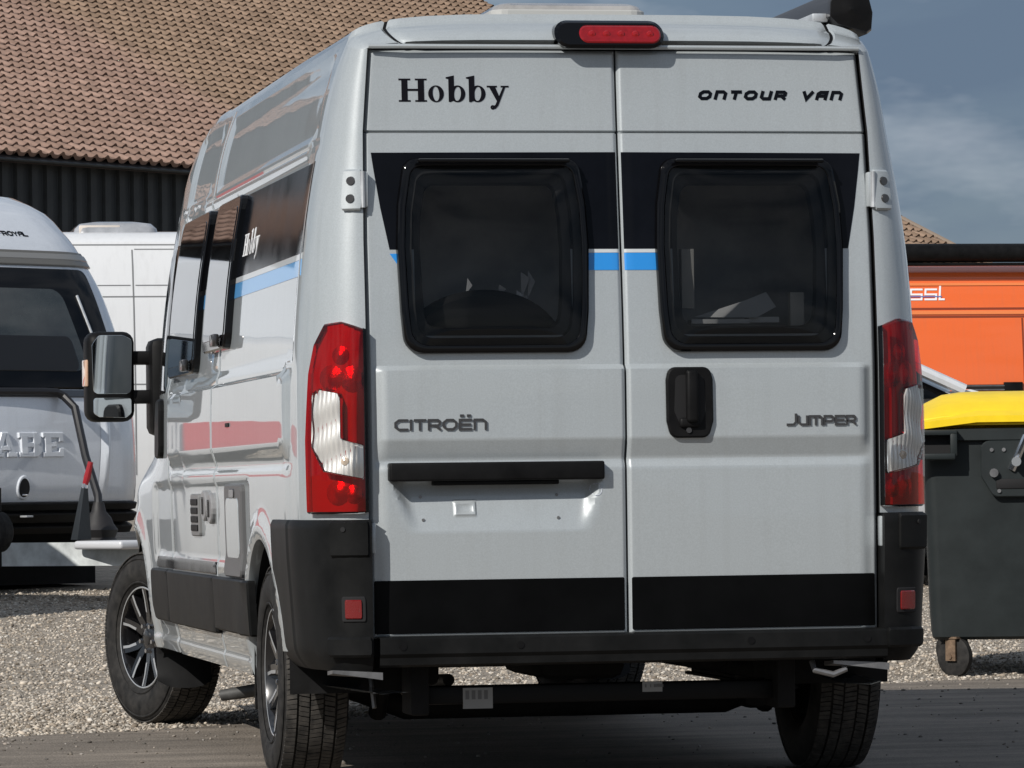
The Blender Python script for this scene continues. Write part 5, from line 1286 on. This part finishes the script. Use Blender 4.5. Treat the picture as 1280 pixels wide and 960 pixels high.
# ================================================================== generic vans and motorhomes of the yard
def van_shell(root, length, hw, zmap, y_roof, material, nose=True):
    """side profile along +x, lofted with tumblehome; root frame: x forward, -y the flank facing the camera"""
    m = MB(); L = length; G = []
    prof = [(hw-.05, .30), (hw, .55), (hw, 1.1), (hw-.015, 1.4), (hw-.07, 1.9), (hw-.14, 2.25), (hw-.20, 2.42), (hw-.30, 2.49), (hw-.55, 2.52), (0, 2.53)]
    stations = [(0, 1, .92), (.04, 1, .97), (.15, 1, 1), (L*.70, 1, 1), (L*.76, .985, .99), (L*.80, .93, .97), (L*.86, .75, .95), (L*.905, .60, .93), (L*.96, .50, .91), (L*.99, .42, .86), (L, .30, .80)]
    for x, kz, kw in stations:
        row = [(x, -p*kw, min(.30+(z-.30)*kz, 9)) for p, z in prof]; G.append(row+[(a, -b, c) for a, b, c in row[-2::-1]])
    m.grid(G); m.add(G[0], [tuple(range(len(G[0])))]); m.add(G[-1], [tuple(range(len(G[-1])))[::-1]])
    return m.build('body', material, root, angle=35)
def flank_y(hw, z): return -lerp([(.3, hw-.05), (.55, hw), (1.1, hw), (1.4, hw-.015), (1.9, hw-.07), (2.25, hw-.14), (2.42, hw-.2)], z)
def flank(hw): return lambda x, z, h: (x, flank_y(hw, z)-h, z)
def van_wheels(root, xs, hw, r=.35):
    for x in xs:
        for sy in (-1, 1):
            w = MB(); w.lathe([(-.11, .2), (-.115, r-.08), (-.09, r), (.09, r), (.115, r-.08), (.11, .2)], 'y', 36, (x, sy*(hw-.13), r)); o = w.build('wheel', TYRE, root, angle=40)
            q = MB(); q.lathe([(sy*.10, .205), (sy*.075, .19), (sy*.085, .09), (sy*.09, .001)], 'y', 30, (x, sy*(hw-.13), r)); q.build('rim', ZINC, o, angle=30)
            a = MB(); a.lathe([(sy*.003, .001), (sy*.003, r+.075)], 'y', 36, (x, sy*hw, r)); a.xform(Matrix.Translation((0, -sy*.002, 0))); a.build('wheel_arch', DARK, root)
def line(root, hw, x0, x1, z0, z1, mt, h=.0025, name='panel_joint'):
    m = MB(); patch(m, [(x0, z0), (x1, z0), (x1, z1), (x0, z1)], flank(hw), h, -.01, vs=[v for v in (1.1, 1.4, 1.9, 2.25) if z0 < v < z1]); return m.build(name, mt, root, angle=0)
JOINT = mat('joint_shade', (.20, .205, .21), .6)
wv = thing('white_van', 'plain white panel van with rounded roof vent half hidden behind the caravan', 'van', (-2.6, 24.1, gz(23)), 0)
hw = 1.02
van_shell(wv, 6.2, hw, None, None, WHITEV)
wv.scale = (1, 1, 1.048)
for (x0, x1, z0, z1) in ((.3, 4.4, 2.395, 2.405), (3.455, 3.467, .6, 2.36), (.3, 3.44, 2.075, 2.083), (3.48, 5.0, 2.075, 2.083), (.3, 5.0, 1.985, 1.995), (3.48, 5.2, 2.36, 2.368), (.3, 5.6, 1.30, 1.31)):
    line(wv, hw, x0, x1, z0, z1, JOINT)
van_wheels(wv, (1.1, 5.1), hw)
vd = MB(); o_ = rrect(3.02, 3.72, -.55, .15, .10, 4); A = [[(p[0], p[1], 2.50+h_) for p in scalepoly(o_, sc_)] for sc_, h_ in ((1.0, 0), (.97, .045), (.85, .085), (.5, .105), (.1, .11))]
vd.grid([r+[r[0]] for r in A]); vdo = vd.build('roof_vent', mat('vent_milky', (.32, .33, .35), .25, coat=1, noise=(3, .4)), wv)
vd = MB(); vd.rbox(3.06, 3.40, -.53, -.50, 2.505, 2.57, .01); vd.build('vent_side', mat('vent_cream', (.62, .56, .5), .4), vdo)

ov = thing('orange_van', 'bright orange panel van with black roof awning parked behind the wheelie bin', 'van', (8.2, 37.0, gz(36)), 0)
hw = 1.05
van_shell(ov, 6.3, hw, None, None, ORANGE)
ov.scale = (1, 1, 1.015)
OJ = mat('orange_joint', (.22, .035, .008), .6); OL = mat('orange_rib', (.80, .22, .06), .4, coat=.6)
for (z0, z1, mt, h) in ((2.325, 2.345, OJ, .002), (2.27, 2.30, OL, .012), (1.995, 2.02, OJ, .002), (1.945, 1.985, OL, .014), (1.905, 1.93, OJ, .002)):
    line(ov, hw, .2, 5.4, z0, z1, mt, h, 'pressed_rib' if mt is OL else 'panel_joint')
line(ov, hw, 4.12, 4.14, .5, 1.90, OJ); line(ov, hw, 2.55, 2.565, .5, 1.90, OJ)
sr = MB(); sr.rbox(.9, 4.05, -hw-.02, -hw+.03, 1.085, 1.155, .006); sr.build('slide_rail', mat('rail_dark', (.03, .028, .027), .3, metal=.4), ov)
for z in (1.095, 1.14):
    sr = MB(); sr.rbox(.9, 3.95, -hw-.028, -hw-.01, z-.008, z+.008, .003); sr.build('rail_edge', STEEL, ov)
for x in (4.0,):
    sr = MB(); sr.rbox(x-.12, x+.10, -hw-.03, -hw+.02, 1.06, 1.18, .008); sr.build('rail_end', BLK, ov)
aw = MB(); aw.tube([(.4, -hw+.06, 2.63), (6.0, -hw+.06, 2.63)], .105, 16); awo2 = aw.build('awning_case', BLK, ov)
aw = MB(); aw.rbox(.4, 6.0, -hw+.02, -hw+.2, 2.49, 2.52, .006); aw.build('awning_rail', BLK, awo2)
van_wheels(ov, (1.1, 5.15), hw)
lt = MB(); letter_strokes(lt, 'össl', flank(hw), 2.655, 3.225, 2.115, .112, .021, .28, slant=.12, h=.006, base=-.004); lt.build('lettering', WHITEFOIL, ov, angle=0)
lt = MB(); letter_strokes(lt, 'B', flank(hw), 2.50, 2.60, 2.115, .16, .03, .28, slant=.12, h=.006, base=-.004); lt.build('lettering', WHITEFOIL, ov, angle=0)
lt = MB(); patch(lt, [(2.50, 2.140), (3.20, 2.140), (3.20, 2.152), (2.50, 2.152)], flank(hw), .0085, .006); lt.build('letter_stripe', mat('letter_blue', (.12, .16, .42), .4), ov, angle=0)

# pale car between the van and the bin, nose to the right
pc_scale = 1.2
pc = thing('parked_car', 'silver white car with black windows behind the wheelie bin', 'car', (1.80, 16.8, gz(16.3)), 0)
pc.scale = (1.2, 1.1, 1.27)
hwc = .88
prof = [(0, .35, .85), (.05, .30, 1.0), (.5, .22, 1.05), (1.2, .22, .98)]
m = MB(); G = []
SIL = [(0, .40, .80), (.06, .30, .98), (.35, .25, 1.02), (1.0, .22, .98), (2.2, .22, .95), (2.95, .22, 1.02), (3.35, .22, 1.05), (3.9, .22, .92), (4.15, .28, .74), (4.22, .36, .60)]
for x, zb, zt_ in SIL:
    k = .93 if x in (0, 4.22) else (.97 if x in (.06, 4.15) else 1); row = [(x, -hwc*k+.10, zb), (x, -hwc*k, zb+.12), (x, -hwc*k-.01, zb+(zt_-zb)*.55), (x, -hwc*k+.03, zb+(zt_-zb)*.85), (x, -hwc*k+.12, zt_), (x, 0, zt_+.03)]
    G.append(row+[(a, -b, c) for a, b, c in row[-2::-1]])
m.grid(G); m.add(G[0], [tuple(range(11))]); m.add(G[-1], [tuple(range(11))[::-1]]); m.build('body', CARW, pc, angle=40)
m = MB(); G = []
for x, zt_, kw in ((.25, 1.03, .99), (.55, 1.42, .86), (1.0, 1.50, .80), (1.9, 1.52, .80), (2.45, 1.42, .83), (3.28, 1.05, .95)):
    row = [(x, -hwc*.95*1, 1.0), (x, -hwc*kw*.93, max(1.0, zt_-.05)), (x, -hwc*kw*.7, zt_), (x, 0, zt_+.015)]; G.append(row+[(a, -b, c) for a, b, c in row[-2::-1]])
m.grid(G); m.build('cabin', GLOSSBLK, pc, angle=40)
for sy in (-1, 1):
    m = MB(); m.tube([(.5, sy*hwc*.82, 1.42), (1.0, sy*hwc*.745, 1.495), (1.9, sy*hwc*.75, 1.515), (2.45, sy*hwc*.78, 1.42), (3.3, sy*hwc*.93, 1.045)], .032, 8); m.build('roof_pillar', CARW, pc)
    m = MB(); m.rbox(2.75, 2.98, min(sy*.90, sy*1.08), max(sy*.90, sy*1.08), 1.0, 1.15, .04, 3); m.build('door_mirror', BLK, pc)
m = MB(); G = []
for x, z in ((.55, 1.43), (1.0, 1.512), (1.9, 1.532), (2.42, 1.435)): G.append([(x, -hwc*.74+u_*hwc*1.48/6, z+.02*(1-(u_/3-1)**2)) for u_ in range(7)])
m.grid(G); m.build('roof', CARW, pc)
van_wheels(pc, (.80, 3.42), hwc+.02, .31)
for sy in (-1, 1):
    m = MB(); m.rbox(3.95, 4.18, min(sy*.52, sy*.80), max(sy*.52, sy*.80), .62, .76, .03, 3); m.build('headlight', CLEARG, pc)

# wheelie bin -------------------------------------------------------------------------------------------------

bn = thing('wheelie_bin', 'dark grey four-wheeled refuse bin with yellow lid standing on gravel beside the van', 'refuse bin', (3.66, 7.80, gz(7.8)), math.radians(-15.5))
BINM = mat('bin_grey', (.015, .0195, .0205), .5, spec=.3, noise=(5, .2), bump=(240, .15, .001))
m = MB(); G = []
HB, WB = .47, .468
for z, kx, ky in ((.185, .90, .91), (.20, .93, .94), (.30, .945, .95), (1.08, 1.0, 1.0), (1.20, 1.01, 1.0)):
    G.append([(a*kx, .62+b*ky, z) for a, b in [(p[0], p[1]) for p in rrect(-WB, WB, -.60, .60, .06, 4)]])
m.grid([r+[r[0]] for r in G]); m.add(G[0], [tuple(range(len(G[0])))[::-1]]); m.build('tub', BINM, bn, angle=30)
m = MB(); o_ = rrect(-.56, .56, -.63, .63, .06, 4); m.grid([[(p[0]*k, .62+p[1]*k, z) for p in o_+o_[:1]] for k, z in ((.96, 1.17), (1.0, 1.18), (1.0, 1.235), (.97, 1.24), (.90, 1.24))]); m.build('rim', BINM, bn, angle=30)
# comb grips on the rim corners
for sx in (-1, 1):
    m = MB(); x0, x1 = sorted((sx*.30, sx*.575))
    m.rbox(x0, x1, -.075, -.01, 1.205, 1.232, .006); m.rbox(x0, x0+.035, -.075, -.01, 1.10, 1.22, .006); m.rbox(x1-.035, x1, -.075, -.01, 1.10, 1.22, .006); m.rbox(x0-.0, x1-.01, -.085, -.015, 1.085, 1.115, .006); m.build('rim_grip', BINM, bn)
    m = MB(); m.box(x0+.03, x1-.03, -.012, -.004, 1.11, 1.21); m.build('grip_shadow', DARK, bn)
# pivot plate and trunnion
PX = -.01
m = MB(); pl = roundpoly([(-.17, 1.17), (.17, 1.17), (.17, 1.0), (.11, .90), (-.11, .90), (-.17, 1.0)], .04, 4)
patch(m, pl, lambda x, z, h: (x, .010-h-(z-1.1)*.0, z), .024, -.02, bev=.006); plo = m.build('pivot_plate', BINM, bn, angle=30); plo.location = (PX, 0, 0)
m = MB(); m.tube([(0, .0, 1.07), (0, -.085, 1.07)], [.026, .024], 14); m.build('trunnion', CHROME, plo)
m = MB(); m.tube([(-.02, -.012, 1.03), (.055, -.05, 1.20)], .022, 10); m.build('lift_arm', CHROME, plo)
m = MB(); m.rbox(-.10, .10, -.02, -.008, .935, .985, .008); m.build('pivot_recess', DARK, plo)
for (x, z) in ((-.12, 1.13), (-.06, 1.13), (.12, 1.13), (-.085, .925), (.085, .925)):
    m = MB(); m.tube([(x, -.010, z), (x, -.022, z)], .010, 8); m.build('bolt', STEEL, plo)
m = MB(); m.tube([(-.11, -.01, 1.015), (-.11, -.04, 1.015)], .022, 12); m.build('pivot_bush', STEEL, plo)
# lid
YEL = mat('bin_yellow', (.86, .60, .008), .42, noise=(4, .12))
m = MB(); G = []
for yy, h_ in ((-.015, .0), (.0, .05), (.12, .115), (.35, .165), (.62, .18), (.9, .165), (1.12, .115), (1.24, .05), (1.255, 0)):
    row = []
    for k in range(13):
        t = k/12*2-1; row.append((t*.555, yy, 1.242+.012+h_*(1-abs(t)**6)*1.0*(1 if abs(t) < 1 else 0)+(.0)))
    G.append(row)
m.grid(G); m.build('lid', YEL, bn, angle=35)
m = MB(); m.grid([[(x, y, z) for x, y, z in ((-.57, -.03, 1.225), (-.2, -.035, 1.268), (.2, -.035, 1.268), (.57, -.03, 1.225))], [(-.57, -.03, 1.262), (-.2, -.035, 1.30), (.2, -.035, 1.30), (.57, -.03, 1.262)], [(-.55, .03, 1.27), (-.2, .03, 1.325), (.2, .03, 1.325), (.55, .03, 1.27)]]); m.build('lid_lip', YEL, bn, angle=20)
for (x, y) in ((-.325, .10), (.325, .10), (-.325, 1.14), (.325, 1.14)):
    rot = Matrix.Translation((x, y, 0)) @ Matrix.Rotation(.9 if x < 0 else .6, 4, 'Z')
    m = MB(); m.lathe([(-.02, .02), (-.022, .085), (-.015, .1), (.015, .1), (.022, .085), (.02, .02)], 'x', 24, (0, 0, .1)); m.xform(rot); cs = m.build('castor', TYRE, bn, angle=40)
    m = MB(); m.box(-.038, -.028, -.03, .03, .08, .195); m.box(.028, .038, -.03, .03, .08, .195); m.box(-.045, .045, -.045, .045, .19, .2); m.tube([(-.045, 0, .1), (.045, 0, .1)], .012, 8); m.xform(rot); m.build('castor_fork', mat('fork_rust', (.22, .15, .10), .5, metal=.5, noise=(30, .4)), cs, angle=20)

# a white delivery van farther left in the same row, which the camper's flank mirrors
dv = thing('delivery_van', 'white delivery van with a red stripe standing left of the caravan', 'van', (-2.08, 14.2, gz(14)), PI)
van_shell(dv, 6.2, 1.0, None, None, WHITEV); dv.scale = (1, 1, .77)
REDS = mat('red_stripe', (.52, .03, .035), .35, coat=.5)
fl_b = lambda x, z, h: (x, -flank_y(1.0, z)+h, z)
m = MB(); patch(m, [(.1, 1.30), (5.0, 1.30), (5.0, 1.54), (.1, 1.58)], fl_b, .004, -.004, vs=[1.3, 1.4]); m.build('stripe', REDS, dv, angle=0)
m = MB(); patch(m, [(-.9, 1.30), (.9, 1.30), (.9, 1.58), (-.9, 1.58)], lambda a, z, h: (-h, a, z), .004, -.02); m.build('stripe', REDS, dv, angle=0)
for a in (-.45, .45):
    m = MB(); patch(m, rrect(a-.33, a+.33, 1.75, 2.25, .06, 3), lambda q, z, h: (-h, q, z), .012, -.03, bev=.004); m.build('rear_window', GLOSSBLK, dv, angle=30)
van_wheels(dv, (1.1, 5.1), 1.0)
